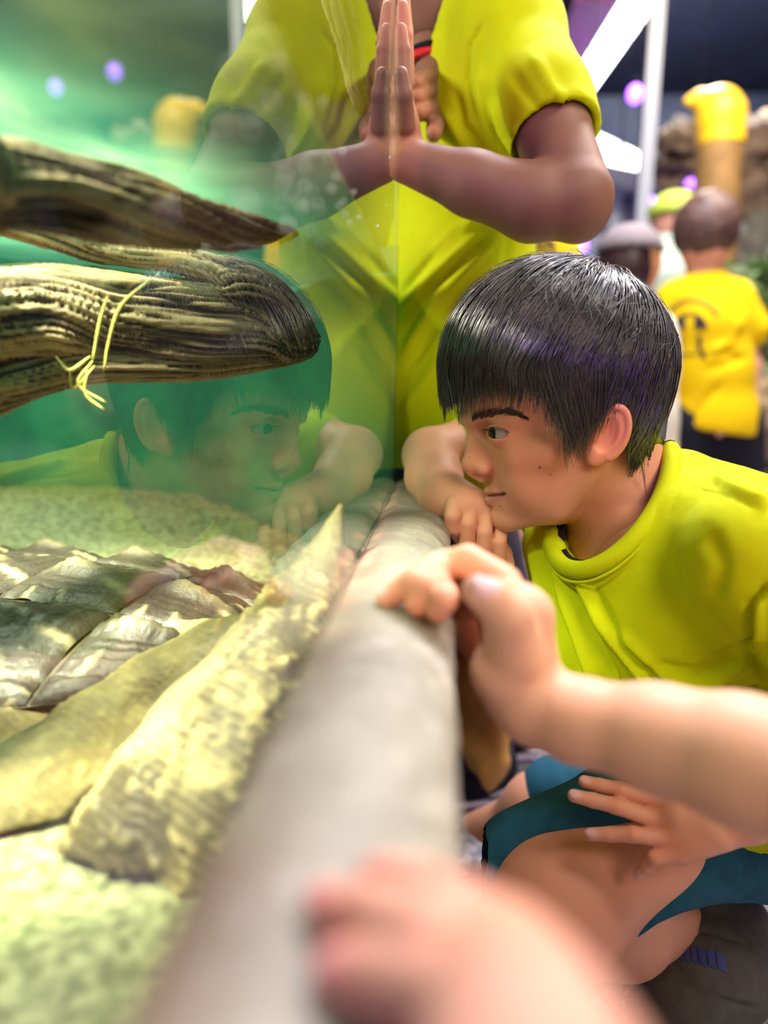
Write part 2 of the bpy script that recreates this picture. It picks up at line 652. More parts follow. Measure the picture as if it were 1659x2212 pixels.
nt.links.new(ab.outputs[0], mr.inputs[0])
nz = nt.nodes.new('ShaderNodeTexNoise')
nz.inputs['Scale'].default_value = 9
nt.links.new(geo.outputs['Position'], nz.inputs['Vector'])
bp = nt.nodes.new('ShaderNodeBump')
bp.inputs['Strength'].default_value = 0.25
bp.inputs['Distance'].default_value = 0.02
nt.links.new(nz.outputs['Fac'], bp.inputs['Height'])
tr = nt.nodes.new('ShaderNodeBsdfTransparent')
tr.inputs[0].default_value = (0.88, 0.98, 0.92, 1)
gl = nt.nodes.new('ShaderNodeBsdfGlossy')
gl.inputs['Roughness'].default_value = 0.25
gl.inputs['Color'].default_value = (0.80, 0.95, 0.86, 1)
nt.links.new(bp.outputs[0], gl.inputs['Normal'])
mx = nt.nodes.new('ShaderNodeMixShader')
nt.links.new(mr.outputs[0], mx.inputs[0])
nt.links.new(tr.outputs[0], mx.inputs[1])
nt.links.new(gl.outputs[0], mx.inputs[2])
# an added translucent green film, put in for the soft green glow from below
tl = nt.nodes.new('ShaderNodeBsdfTranslucent')
nf = nt.nodes.new('ShaderNodeTexNoise')
nf.inputs['Scale'].default_value = 7
nf.inputs['Detail'].default_value = 3
nt.links.new(geo.outputs['Position'], nf.inputs['Vector'])
rp = nt.nodes.new('ShaderNodeValToRGB')
rp.color_ramp.elements[0].position = 0.35
rp.color_ramp.elements[0].color = (0.004, 0.045, 0.031, 1)
rp.color_ramp.elements[1].position = 0.68
rp.color_ramp.elements[1].color = (0.042, 0.140, 0.085, 1)
nt.links.new(nf.outputs['Fac'], rp.inputs[0])
nt.links.new(rp.outputs[0], tl.inputs[0])
m2 = nt.nodes.new('ShaderNodeMixShader')
m2.inputs[0].default_value = 0.5
nt.links.new(mx.outputs[0], m2.inputs[1])
nt.links.new(tl.outputs[0], m2.inputs[2])
nt.links.new(m2.outputs[0], out.inputs[0])
V = [(-0.009, -0.6, WZ), (-0.009, YE, WZ), (-0.36, 1.19, WZ), (-1.05, 1.28, WZ), (-1.34, 0.7, WZ), (-1.34, -0.6, WZ)]
me_w = mesh_obj('water_surface', V, np.array([(0, 1, 2, 3), (0, 3, 4, 5)]), M_water, tank, smooth=False)

# ledge of rough painted concrete in front of the glass
M_ledge = mat('rough_taupe_concrete', (0.40, 0.35, 0.29), 0.55, vcol=True, var=0.16, vscale=35, bump=0.45, bscale=90, bdist=0.003)
prof = np.array([(-0.003, -0.03), (-0.003, -0.002), (0.0, 0.0), (0.006, 0.003), (0.012, 0.0045), (0.02, 0.005), (0.03, 0.0045), (0.04, 0.003),
                 (0.048, 0.0), (0.055, -0.004), (0.0605, -0.0085), (0.064, -0.014), (0.0655, -0.021), (0.0655, -0.03), (0.064, -0.042),
                 (0.061, -0.06), (0.055, -0.09), (0.05, -0.13), (0.05, -0.25), (0.05, -0.49)])
up = np.concatenate([[0], np.cumsum(np.linalg.norm(np.diff(prof, axis=0), axis=1))])
us = np.unique(np.concatenate([np.linspace(0, up[13], 46), np.linspace(up[13], up[-1], 24)]))
pu = np.stack([np.interp(us, up, prof[:, 0]), np.interp(us, up, prof[:, 1])], 1)
vs = np.linspace(-0.5, YE + 0.012, 420)
U, W = len(pu), len(vs)
V = np.zeros((W, U, 3))
V[..., 0] = pu[None, :, 0]
V[..., 1] = vs[:, None]
V[..., 2] = LZ + pu[None, :, 1]
endf = np.clip((YE + 0.012 - vs) / 0.05, 0, 1) ** 0.5
V[..., 0] = np.where(V[..., 0] > 0.01, 0.01 + (V[..., 0] - 0.01) * (0.35 + 0.65 * endf[:, None]), V[..., 0])
Pf = V.reshape(-1, 3)
edge = np.exp(-((np.tile(us, W) - up[10]) / 0.016) ** 2)
disp = 0.0022 * fbm(Pf, 22, 4, 2) + edge * (0.0028 * fbm(Pf, 70, 3, 9) + 0.0022 * np.abs(fbm(Pf, 35, 2, 4)))
nr = np.zeros((W, U, 3))
tg = np.gradient(pu, axis=0)
nn = np.stack([-tg[:, 1], tg[:, 0]], 1)
nn /= np.linalg.norm(nn, axis=1)[:, None]
nr[..., 0] = -nn[None, :, 0] * -1
nr[..., 2] = nn[None, :, 1]
fade = np.clip((np.tile(us, W) - up[2]) / 0.01, 0, 1)
Pf = Pf + nr.reshape(-1, 3) * (disp * fade)[:, None]
nz1 = fbm(Pf, 25, 4, 21)
nz2 = fbm(Pf, 120, 3, 31)
base = np.array((0.295, 0.268, 0.212))
colr = np.tile(base, (len(Pf), 1)) * (1 + 0.10 * nz1)[:, None]
w = np.clip((nz1 + 0.35 * nz2 - 0.46) * 5, 0, 1)[:, None] * 0.6
colr = colr * (1 - w) + w * np.array((0.50, 0.43, 0.42))
ut = np.tile(us, W)
pk = (np.exp(-((ut - up[3]) / 0.006) ** 2) * np.clip(0.5 + 1.6 * fbm(Pf, 60, 3, 8), 0, 1) * np.clip((Pf[:, 1] - 0.30) * 6, 0, 1))[:, None]
br = (np.exp(-(np.maximum(ut - up[2] - 0.004, 0) / 0.022) ** 2) * np.clip(0.75 + 0.8 * nz1, 0, 1))[:, None]
colr = colr * (1 - 0.9 * br) + 0.9 * br * np.array((0.125, 0.07, 0.055))
colr = colr * (1 - 0.75 * pk) + 0.75 * pk * np.array((0.50, 0.24, 0.20))
we = (edge * np.clip(0.3 + 1.2 * nz2, 0, 1))[:, None]
colr = colr * (1 - 0.6 * we) + 0.6 * we * np.array((0.60, 0.56, 0.46))
ii = np.arange(W * U).reshape(W, U)
Q = np.stack([ii[:-1, :-1], ii[1:, :-1], ii[1:, 1:], ii[:-1, 1:]], -1).reshape(-1, 4)
V = Pf
n0 = len(V)
T = []
V = np.concatenate([V, np.array([[0.02, YE + 0.012, LZ - 0.1]])])
colr = np.concatenate([colr, colr[-1:]])
for j in range(U - 1):
    T.append(((W - 1) * U + j, n0, (W - 1) * U + j + 1))
mesh_obj('ledge', V, Q, M_ledge, tank, col=colr, T=np.array(T)[:, ::-1])


def proj(V):
    """world points -> photo pixels"""
    d = np.asarray(V, dtype=np.float64) - CAM
    z = d @ _f
    return np.stack([CX + F_PX * (d @ _r) / z, CY - F_PX * (d @ _u) / z], 1)


def seg_dist(P, poly):
    """2D distance of points to a polyline, and position along it 0..1"""
    best = np.full(len(P), 1e9)
    pos = np.zeros(len(P))
    poly = np.asarray(poly, float)
    n = len(poly) - 1
    for i in range(n):
        a, b = poly[i], poly[i + 1]
        t = np.clip(((P - a) @ (b - a)) / max((b - a) @ (b - a), 1e-9), 0, 1)
        d = np.linalg.norm(P - a - t[:, None] * (b - a), axis=1)
        m = d < best
        best[m] = d[m]
        pos[m] = (i + t[m]) / n
    return best, pos


def folds(V, Q, lines, facing=True):
    """cloth folds raised or sunk along given runs; each line: (points, width_px, height_m)"""
    N = vnormals(V, Q)
    P = proj(V)
    vis = (N @ -_f) > -0.2 if facing else np.ones(len(V), bool)
    disp = np.zeros(len(V))
    for pts, w, h in lines:
        d, t = seg_dist(P, pts)
        disp += h * np.exp(-(d / w) ** 2) * np.clip(np.minimum(t, 1 - t) * 6 + 0.25, 0, 1)
    return (V + N * (disp * vis)[:, None]).astype(np.float32)


def nail(F, spots, tip, back, up, r, col=(0.80, 0.45, 0.42)):
    """a finger nail: thin plate on the upper side of the last finger bone"""
    tip, back, up = (np.asarray(v, float)[:3] for v in (tip, back, up))
    a = (back - tip) / np.linalg.norm(back - tip)
    n = up - a * (up @ a)
    n /= np.linalg.norm(n)
    w = np.cross(a, n)
    c = tip + n * r * 0.80 + a * r * 0.05
    F.ell(c, (r * 1.05, r * 0.74, r * 0.26), 0.0006, np.array([a, w, n]))
    spots.append((c + n * r * 0.2, r * 0.95, np.array(col)))


def skin_cols(V, base, spots=(), red=0.10, seed=1):
    c = np.tile(np.asarray(base, float), (len(V), 1))
    n = fbm(V, 45, 3, seed)
    c *= (1 + 0.06 * n)[:, None]
    c[:, 0] *= 1 + 0.02 * n
    for s in spots:
        p, r, col = s[:3]
        soft = s[3] if len(s) > 3 else 0.35
        amt = s[4] if len(s) > 4 else 1.0
        d = np.linalg.norm(V - np.asarray(p)[:3], axis=1)
        w = (amt * np.clip((r * (1 + soft) - d) / (2 * r * soft), 0, 1))[:, None]
        c = c * (1 - w) + w * np.asarray(col)
    return c


SKIN_A = np.array((0.74, 0.345, 0.215))       # the crouching boy
SKIN_B = np.array((0.25, 0.115, 0.072))       # the standing child
SKIN_C = np.array((0.82, 0.45, 0.295))         # the reaching arms
M_skin = mat('skin', rough=0.54, vcol=True, spec=0.4, sss=0.18, bump=0.12, bscale=700, bdist=0.0006)
M_skin_dark = mat('dark_skin', rough=0.56, vcol=True, spec=0.35, bump=0.1, bscale=600, bdist=0.0006)
M_lime = mat('lime_jersey', (0.60, 0.66, 0.0), 0.85, var=0.05, vscale=25, bump=0.35, bscale=900, bdist=0.0006, spec=0.2)
M_lime_rib = mat('lime_rib', (0.56, 0.62, 0.0), 0.85, bump=0.5, bscale=1300, bdist=0.0006, spec=0.2)
M_gold = mat('golden_jersey', (0.78, 0.52, 0.0), 0.85, var=0.05, vscale=14, spec=0.2)
M_black = mat('black_cloth', (0.010, 0.010, 0.018), 0.9, spec=0.2)
M_teal = mat('teal_cotton', (0.018, 0.10, 0.155), 0.9, var=0.18, vscale=70, bump=0.5, bscale=500, bdist=0.001, spec=0.2)
M_hair = mat('dark_hair', (0.022, 0.017, 0.019), 0.33, spec=1.0, var=0.6, vscale=70, coat=0.5)
M_brow = mat('brow_hair', (0.055, 0.030, 0.024), 0.6, spec=0.3)

from mathutils.bvhtree import BVHTree


def bvh_of(V, Q):
    return BVHTree.FromPolygons([tuple(map(float, v)) for v in V], [tuple(map(int, q)) for q in Q])


def decal(bv, quad_px, lift=0.0012, n=6):
    """a thin printed patch laid onto a surface, corners given where they appear; returns V, Q"""
    (a, b, c, d) = [np.array(p, float) for p in quad_px]
    V, ok = [], True
    for j in range(n + 1):
        for i in range(n + 1):
            u, v = i / n, j / n
            p = (a * (1 - u) + b * u) * (1 - v) + (d * (1 - u) + c * u) * v
            dr = at(p[0], p[1], 1.0) - CAM
            dr /= np.linalg.norm(dr)
            hit, nn, _, _ = bv.ray_cast(Vector(CAM), Vector(dr))
            if hit is None:
                return None
            V.append(np.array(hit) + np.array(nn) * lift)
    Q = [(j * (n + 1) + i, j * (n + 1) + i + 1, (j + 1) * (n + 1) + i + 1, (j + 1) * (n + 1) + i) for j in range(n) for i in range(n)]
    return np.array(V), np.array(Q)




# ------------------------------------------------------------------ the crouching boy
HY = 0.675                                    # depth of the middle of his head
HPSI = math.radians(14)                       # his face turns a little towards the photographer
HF = np.array((-math.cos(HPSI), -math.sin(HPSI), 0.0))
HL = np.array((math.sin(HPSI), -math.cos(HPSI), 0.0))
HR = np.array([HF, HL, (0, 0, 1.0)])
HC = at(1215, 850, HY)


def hp(px, py, S=0.0):
    """point of the head seen at a pixel, S metres left of its middle plane"""
    d = at(px, py, 1.0) - CAM
    return CAM + d * ((S - (CAM - HC) @ HL) / (d @ HL))


def mir(p):
    p = np.asarray(p, float)
    return p - 2 * ((p - HC) @ HL) * HL


boy = empty('person', (0.35, 0.66, 0.0))
tag(boy, 'crouching dark haired boy in a lime T-shirt, chin on his fist', 'person')
H = Field((0.05, 0.555, LZ - 0.125), (0.30, 0.775, LZ + 0.225), 0.0012)


def he(c, r, k, op='add'):
    H.ell(c, r, k, HR, op)


def hpx(px, py, S, r, q=0):
    p = hp(px, py, S)
    return tuple(mir(p) if q else p) + (r,)


he(hp(1222, 792), (0.093, 0.072, 0.090), 0)
he(hp(1100, 858), (0.0425, 0.048, 0.056), 0.012)                         # forehead
he(hp(1140, 965), (0.040, 0.046, 0.060), 0.012)                          # middle of the face
he(hp(1205, 985), (0.055, 0.056, 0.058), 0.012)
for q in (0, 1):
    H.chain([hpx(1128, 985, 0.032, 0.0185, q), hpx(1180, 975, 0.045, 0.018, q)], 0.012)        # cheekbone
    H.chain([hpx(1135, 1040, 0.028, 0.018, q), hpx(1180, 1050, 0.034, 0.018, q)], 0.012)       # cheek
    H.chain([hpx(1106, 1118, 0.007, 0.0115, q), hpx(1200, 1090, 0.034, 0.013, q), hpx(1262, 1015, 0.050, 0.012, q)], 0.010)
he(hp(1180, 1085), (0.038, 0.034, 0.020), 0.012)
he(hp(1120, 1066), (0.0295, 0.029, 0.028), 0.008)
for q in (0, 1):
    H.ball(tuple(hpx(1150, 1068, 0.027, 0.0, q))[:3], 0.0165, 0.012)                         # muzzle
H.ball(hp(1092, 1115), 0.0135, 0.008)                                    # chin
H.cap(hp(1328, 985), hp(1348, 1235), 0.043, 0.052, 0.012)                # neck
H.cap(hp(1322, 1040), hp(1400, 1200), 0.044, 0.058, 0.015)
# nose
H.chain([hpx(1021, 925, 0, 0.0048), hpx(1021, 955, 0, 0.0052), hpx(1018, 988, 0, 0.0065)], 0.006)
H.chain([hpx(1040, 950, 0, 0.009), hpx(1036, 1000, 0, 0.012)], 0.006)
H.ball(hp(1017, 1003), 0.0086, 0.004)
H.cap(hp(1018, 1021), hp(1040, 1034), 0.0036, 0.004, 0.003)
for q in (0, 1):
    g = (lambda p: mir(p)) if q else (lambda p: p)
    he(g(hp(1044, 1011, 0.0105)), (0.0076, 0.0062, 0.0070), 0.003)
    H.chain([hpx(1010, 904, 0.006, 0.0058, q), hpx(1055, 897, 0.026, 0.006, q), hpx(1110, 900, 0.042, 0.006, q)], 0.008)   # brow
    he(g(hp(1054, 930, 0.024)), (0.010, 0.014, 0.0090), 0.008, 'sub')      # socket
EYE = hp(1086, 932, 0.0285)
ER = 0.0118
EF = HF * 0.80 + HL * 0.58 + np.array((0, 0, -0.03)); EF /= np.linalg.norm(EF)
EL = HL * 0.80 - HF * 0.58; EL /= np.linalg.norm(EL)


def eye_axes(q):
    f, l = EF.copy(), EL.copy()
    if q:
        f = f - 2 * (f @ HL) * HL
        l = l - 2 * (l @ HL) * HL
    u = np.cross(l, f)
    return f, l, u * np.sign(u[2])


for q in (0, 1):
    g = (lambda p: mir(p)) if q else (lambda p: p)
    e = g(EYE)
    fwd, lat, upv = eye_axes(q)
    H.ball(e, ER + 0.0020, 0.0035)
    H.ball(e, ER - 0.0004, 0, 'sub')
    H.ell(e + fwd * 0.0122 - upv * 0.0006, (0.0090, 0.0124, 0.0046), 0.0006, np.array([fwd, lat, upv]), 'sub')
    H.chain([tuple(e + fwd * 0.0112 * math.cos(t) + lat * 0.0125 * math.sin(t) + upv * (0.0080 - 0.0030 * math.sin(t) ** 2)) + (0.0006,)
             for t in np.linspace(-0.9, 1.2, 8)], 0.0010, 'sub')
    # lips and nostrils
    H.chain([hpx(1054, 1063, 0, 0.0028, q), hpx(1070, 1063, 0.011, 0.0020, q), hpx(1096, 1066, 0.0205, 0.0006, q)], 0.004)
    H.chain([hpx(1058, 1081, 0, 0.0036, q), hpx(1074, 1079, 0.010, 0.0026, q), hpx(1096, 1070, 0.0200, 0.0006, q)], 0.004)
    H.chain([hpx(1038, 1071.5, 0, 0.0010, q), hpx(1056, 1071, 0.0120, 0.0012, q), hpx(1086, 1069, 0.0215, 0.0011, q),
             hpx(1097, 1064, 0.0240, 0.0006, q)], 0.0014, 'sub')
    he(g(hp(1033, 1029, 0.0062)), (0.0046, 0.0026, 0.0030), 0.0010, 'sub')
    he(g(hp(1052, 1101, 0.004)), (0.005, 0.012, 0.0030), 0.004, 'sub')
    H.chain([hpx(1060, 1020, 0.0170, 0.0008, q), hpx(1084, 1050, 0.0250, 0.0008, q)], 0.004, 'sub')
    # ear
    c = g(hp(1314, 936, 0.074))
    a = np.array((0.30, 0, 0.95)) - HF * 0.0; a /= np.linalg.norm(a)
    nrm = HL * (-0.95 if q else 0.95) + HF * 0.30
    nrm -= a * (nrm @ a); nrm /= np.linalg.norm(nrm)
    w = np.cross(a, nrm)
    R = np.array([a, w, nrm])
    wf = w if w @ HF > 0 else -w                      # towards the face
    H.ell(c, (0.0262, 0.0170, 0.0058), 0.004, R)
    H.ell(c - a * 0.020 + wf * 0.003, (0.0095, 0.0085, 0.0055), 0.004, R)
    H.ell(c + nrm * 0.0062 + wf * 0.002 - a * 0.001, (0.0150, 0.0090, 0.0062), 0.002, R, 'sub')
    ring = [c + a * 0.0225 * math.cos(t) - wf * 0.0140 * math.sin(t) + nrm * 0.0035 for t in np.linspace(-0.7, 2.6, 26)]
    H.chain([tuple(p) + (0.0026,) for p in ring], 0.0015)
    H.cap(c + wf * 0.011 - a * 0.002 + nrm * 0.003, c + wf * 0.010 - a * 0.008 + nrm * 0.003, 0.0032, 0.003, 0.002)
HV, HQ = H.mesh()
HV = laplace(HV, HQ, 1, 0.4)
# mouth line pressed in; the same on both halves of the face
hs_ = ((HV - HC) @ HL)[:, None]
HP = proj(np.where(hs_ < 0, HV - 2 * hs_ * HL, HV))
HN = vnormals(HV, HQ)
fr_ = (HV - HC) @ HF > 0.02
m_d, m_t = seg_dist(HP, [(1036, 1072), (1060, 1072), (1080, 1070), (1093, 1066.5)])
HV = (HV - HN * (0.0030 * np.exp(-(m_d / 3.0) ** 2) * np.clip((1 - m_t) * 8, 0.15, 1) * fr_)[:, None]).astype(np.float32)
sp = []
for q in (0, 1):
    g = (lambda p: mir(p)) if q else (lambda p: p)
    sp += [(g(hp(1120, 985, 0.050)), 0.034, SKIN_A * (1.0, 0.76, 0.70), 0.9, 0.75)]
    sp += [(g(hp(1316, 936, 0.08)), 0.03, SKIN_A * (1.0, 0.62, 0.55), 0.5, 0.7)]
    sp += [(g(hp(1085, 950, 0.042)), 0.010, SKIN_A * (0.80, 0.66, 0.62), 0.8, 0.6)]
sp += [(hp(1018, 1003, 0.004), 0.012, SKIN_A * (1.0, 0.78, 0.72), 0.8, 0.7)]
c = skin_cols(HV, SKIN_A, sp)
for line, wd, colr_, amt in (([(1040, 1065), (1060, 1065), (1082, 1068)], 5.0, (0.50, 0.16, 0.13), 0.75), ([(1044, 1081), (1060, 1082), (1082, 1075)], 6.5, (0.56, 0.19, 0.16), 0.8),
                             ([(1036, 1072), (1060, 1072), (1080, 1070), (1092, 1067)], 2.4, (0.16, 0.035, 0.03), 0.85)):
    d, t = seg_dist(HP, line)
    w = (amt * np.exp(-(d / wd) ** 2) * fr_)[:, None]
    c = c * (1 - w) + w * np.array(colr_)
for px, py, rr in ((1166, 1010, 2.4), (1189, 1025, 3.5), (1189, 1100, 0.9), (1014, 988, 0.9), (1080, 1094, 0.8)):
    d = np.linalg.norm(proj(HV) - (px, py), axis=1)
    w = (np.clip(rr + 1.0 - d, 0, 1) * ((HV - HC) @ HL > 0) * (0.9 if rr < 3 else 0.25))[:, None]
    c = c * (1 - w) + w * np.array((0.10, 0.04, 0.03))
bparts = [(HV, HQ, c)]

# right arm: elbow on the ledge against the glass, fist hanging over the rim
spots = []
A = Field((-0.004, 0.60, LZ - 0.070), (0.17, 0.89, LZ + 0.085), 0.0015)
A.chain([PX(1160, 1000, 0.845, 0.040), PX(1015, 968, 0.835, 0.034), PX(932, 984, 0.80, 0.0305)], 0.01)
A.chain([PX(930, 986, 0.795, 0.030), PX(937, 1030, 0.745, 0.0285), PX(962, 1078, 0.695, 0.0235)], 0.01)
A.chain([PX(962, 1078, 0.695, 0.0225), PX(1000, 1090, 0.672, 0.0175)], 0.01)
A.chain([PX(962, 1078, 0.695, 0.0225), PX(1040, 1096, 0.676, 0.0165)], 0.01)
A.cap(at(1003, 1094, 0.680), at(1052, 1102, 0.684), 0.0140, 0.0130, 0.006)
fist = [((982, 1088), (980, 1138), (994, 1158), 0.0086), ((1017, 1090), (1009, 1170), (1020, 1184), 0.0078),
        ((1051, 1100), (1046, 1197), (1056, 1207), 0.0076), ((1083, 1128), (1079, 1211), (1084, 1216), 0.0068)]
for i, (m_, p_, t_, r_) in enumerate(fist):
    y0 = 0.660 + 0.002 * i
    A.chain([PX(*m_, y0 + 0.004, r_ * 1.02), PX((m_[0] + p_[0]) / 2 - 2, (m_[1] + p_[1]) / 2, y0 - 0.004, r_ * 0.98), PX(*p_, y0 + 0.001, r_ * 0.98),
             PX(*t_, y0 + 0.022, r_ * 0.9), PX(t_[0] + 8, t_[1] - 16, y0 + 0.034, r_ * 0.8)], 0.0006)
    spots.append((at(*p_, y0 - 0.006), 0.010, SKIN_A * (1.0, 0.80, 0.76), 0.8, 0.6))
A.chain([PX(1062, 1160, 0.695, 0.011), PX(1086, 1195, 0.685, 0.0085), PX(1095, 1217, 0.675, 0.0074)], 0.003)   # thumb tip
V, Q = A.mesh()
bparts.append((V, Q, skin_cols(V, SKIN_A * (1.04, 1.06, 1.06), spots, seed=3)))

# left hand spread on the left thigh
spots = []
A = Field((0.12, 0.455, LZ - 0.28), (0.375, 0.595, LZ - 0.12), 0.0013)
hands = [((1262, 1688), (1340, 1706), (1412, 1724), 0.533, 0.0054), ((1240, 1719), (1332, 1741), (1432, 1776), 0.523, 0.0058),
         ((1277, 1802), (1366, 1802), (1450, 1814), 0.513, 0.0056), ((1383, 1886), (1414, 1853), (1470, 1846), 0.505, 0.0054)]
WR = PX(1625, 1752, 0.500, 0.0205)
for i, (t_, p_, m_, y0, r_) in enumerate(hands):
    yt = y0 + 0.001
    mid = ((t_[0] * 0.55 + p_[0] * 0.45), (t_[1] * 0.55 + p_[1] * 0.45))
    A.chain([PX(*t_, yt, r_ * 0.88), PX(*mid, y0 - 0.002, r_ * 0.96), PX(*p_, y0 - 0.006, r_ * 1.08), PX(*m_, y0 - 0.008, r_ * 1.25),
             PX(1545, 1755 + 16 * i, y0 - 0.010, 0.011)], 0.0022)
    nail(A, spots, at(*t_, yt), at(*p_, y0 - 0.006), np.array((0.0, -0.62, 0.78)), r_ * 0.88)
    spots.append((at(*p_, y0 - 0.010), 0.006, SKIN_A * (1.0, 0.76, 0.70), 0.9, 0.6))
    spots.append((at(*m_, y0 - 0.014), 0.008, SKIN_A * (1.0, 0.80, 0.74), 0.9, 0.5))
A.chain([PX(1395, 1690, 0.545, 0.006), PX(1440, 1700, 0.535, 0.0075), PX(1520, 1725, 0.52, 0.011)], 0.006)        # thumb
A.cap(at(1470, 1760, 0.512), at(1600, 1752, 0.505), 0.0145, 0.017, 0.012)
A.cap(at(1480, 1815, 0.508), at(1600, 1770, 0.503), 0.0125, 0.016, 0.012)
A.cap(WR[:3], at(1760, 1700, 0.485), 0.0190, 0.025, 0.012)
V, Q = A.mesh()
bparts.append((V, Q, skin_cols(V, SKIN_A * (1.0, 1.02, 1.04), spots, seed=5)))
# left forearm and upper arm (beyond the frame), torso under the shirt
A = Field((0.02, 0.40, 0.06), (0.62, 0.93, LZ + 0.02), 0.004)
sh_l = at(1650, 1195, 0.535)
elb = np.array((0.46, 0.44, 0.34))
A.chain([tuple(at(1720, 1712, 0.487)) + (0.026,), tuple(elb) + (0.034,)], 0.01)
A.chain([tuple(elb) + (0.035,), tuple(sh_l) + (0.042,)], 0.01)
A.ell(at(1470, 1330, 0.66), (0.09, 0.10, 0.11), 0.03)
A.cap(at(1395, 1215, 0.67), at(1480, 1300, 0.66), 0.045, 0.075, 0.03)
A.ell(at(1620, 1560, 0.68), (0.11, 0.115, 0.12), 0.03)
# legs: left knee forward beside the ledge, right leg folded behind it
kn = at(1208, 1918, 0.560)
hipl = at(1660, 1740, 0.655)
A.chain([tuple(hipl) + (0.070,), tuple(at(1400, 1792, 0.605)) + (0.0565,), tuple(kn) + (0.0590,)], 0.02)
A.cap(at(1175, 1935, 0.545), at(1225, 1990, 0.535), 0.040, 0.040, 0.03)
ank = at(1500, 1995, 0.66)
A.chain([tuple(at(1240, 1990, 0.555)) + (0.045,), tuple(at(1345, 2000, 0.595)) + (0.043,), tuple(at(1440, 1990, 0.64)) + (0.030,), tuple(ank) + (0.026,)], 0.008)
A.chain([tuple(at(1640, 1740, 0.78)) + (0.07,), tuple(at(1180, 1760, 0.80)) + (0.055,)], 0.02)
A.chain([tuple(at(1180, 1775, 0.80)) + (0.045,), tuple(at(1010, 1815, 0.86)) + (0.03,)], 0.02)
V, Q = A.mesh()
spots = [(kn + (-0.03, -0.05, -0.03), 0.05, SKIN_A * (1.0, 0.82, 0.74), 0.9, 0.6)]
bparts.append((V, Q, skin_cols(V, SKIN_A, spots, seed=9)))
V, Q, c = join_parts(bparts)
mesh_obj('body', V, Q, M_skin, boy, col=c)

# eyes
M_eye = mat('eye', rough=0.2, vcol=True, spec=0.25, coat=0.0)
for q in (0, 1):
    e = mir(EYE) if q else EYE
    V, Q = [], []
    n1, n2 = 28, 40
    look = np.array((-0.93, -0.34, -0.12)); look /= np.linalg.norm(look)
    t1 = np.cross(look, (0, 0, 1)); t1 /= np.linalg.norm(t1)
    t2 = np.cross(t1, look)
    for i in range(n1 + 1):
        th = math.pi * i / n1
        for j in range(n2):
            ph = 2 * math.pi * j / n2
            V.append(e + ER * (math.cos(th) * look + math.sin(th) * (math.cos(ph) * t1 + math.sin(ph) * t2)))
    for i in range(n1):
        for j in range(n2):
            k = (j + 1) % n2
            Q.append((i * n2 + j, i * n2 + k, (i + 1) * n2 + k, (i + 1) * n2 + j))
    V = np.array(V)
    ang = np.degrees(np.repeat(np.arange(n1 + 1), n2) * math.pi / n1)
    c = np.tile((0.40, 0.34, 0.32), (len(V), 1))
    c[ang < 38] = (0.014, 0.007, 0.005)
    c[ang < 13] = (0.003, 0.003, 0.003)
    o = mesh_obj('eyeball', V, np.array(Q), M_eye, boy, col=c)
    o['label'] = 'dark brown eye'


def strands(paths, w0, n=3):
    """thin tapering hairs; paths: list of (m,3) arrays -> V, Q"""
    VV, QQ, base = [], [], 0
    a = np.arange(n) * 2 * math.pi / n
    ca, sa = np.cos(a), np.sin(a)
    for p, w in zip(paths, w0):
        m = len(p)
        t = np.gradient(p, axis=0)
        t /= np.maximum(np.linalg.norm(t, axis=1), 1e-9)[:, None]
        ref = np.array((0.31, 0.83, 0.46))
        u = np.cross(t, ref)
        u /= np.maximum(np.linalg.norm(u, axis=1), 1e-9)[:, None]
        v = np.cross(t, u)
        s = np.linspace(0, 1, m)
        r = w * np.clip(1.15 - s ** 2.2, 0.12, 1) * np.clip(s * 6 + 0.4, 0, 1)
        VV.append((p[:, None, :] + r[:, None, None] * (ca[None, :, None] * u[:, None, :] + sa[None, :, None] * v[:, None, :])).reshape(-1, 3))
        i = np.arange(m - 1)[:, None] * n + np.arange(n)[None, :]
        k = np.arange(m - 1)[:, None] * n + (np.arange(n)[None, :] + 1) % n
        QQ.append(np.stack([i, k, k + n, i + n], -1).reshape(-1, 4) + base)
        base += m * n
    return np.concatenate(VV), np.concatenate(QQ)


# hair: strands fall from the crown over the skull and hang to an uneven edge
EC = hp(1200, 790)
ERAD = np.array((0.1055, 0.085, 0.0955))
hem_px = [(955, 878, 0.0), (975, 886, 0.015), (1010, 880, 0.03), (1044, 875, 0.042), (1100, 866, 0.056), (1140, 868, 0.064), (1160, 890, 0.067),
          (1192, 936, 0.07), (1226, 988, 0.073), (1262, 970, 0.075), (1285, 925, 0.078), (1312, 905, 0.08), (1345, 898, 0.078), (1360, 965, 0.074),
          (1376, 1036, 0.06), (1400, 1038, 0.045), (1430, 1012, 0.02), (1445, 1000, 0.0)]
_hp = np.array([hp(*t) for t in hem_px])
hem_f = ((_hp - HC) @ HF)[::-1]
hem_z = _hp[::-1, 2]


def hem(p):
    return np.interp((p - HC) @ HF, hem_f, hem_z)


POLE = -0.40 * HF + np.array((0, 0, 0.92)); POLE /= np.linalg.norm(POLE)
E1 = np.cross(HL, POLE); E1 *= np.sign(E1 @ HF)
HRT = HR.T


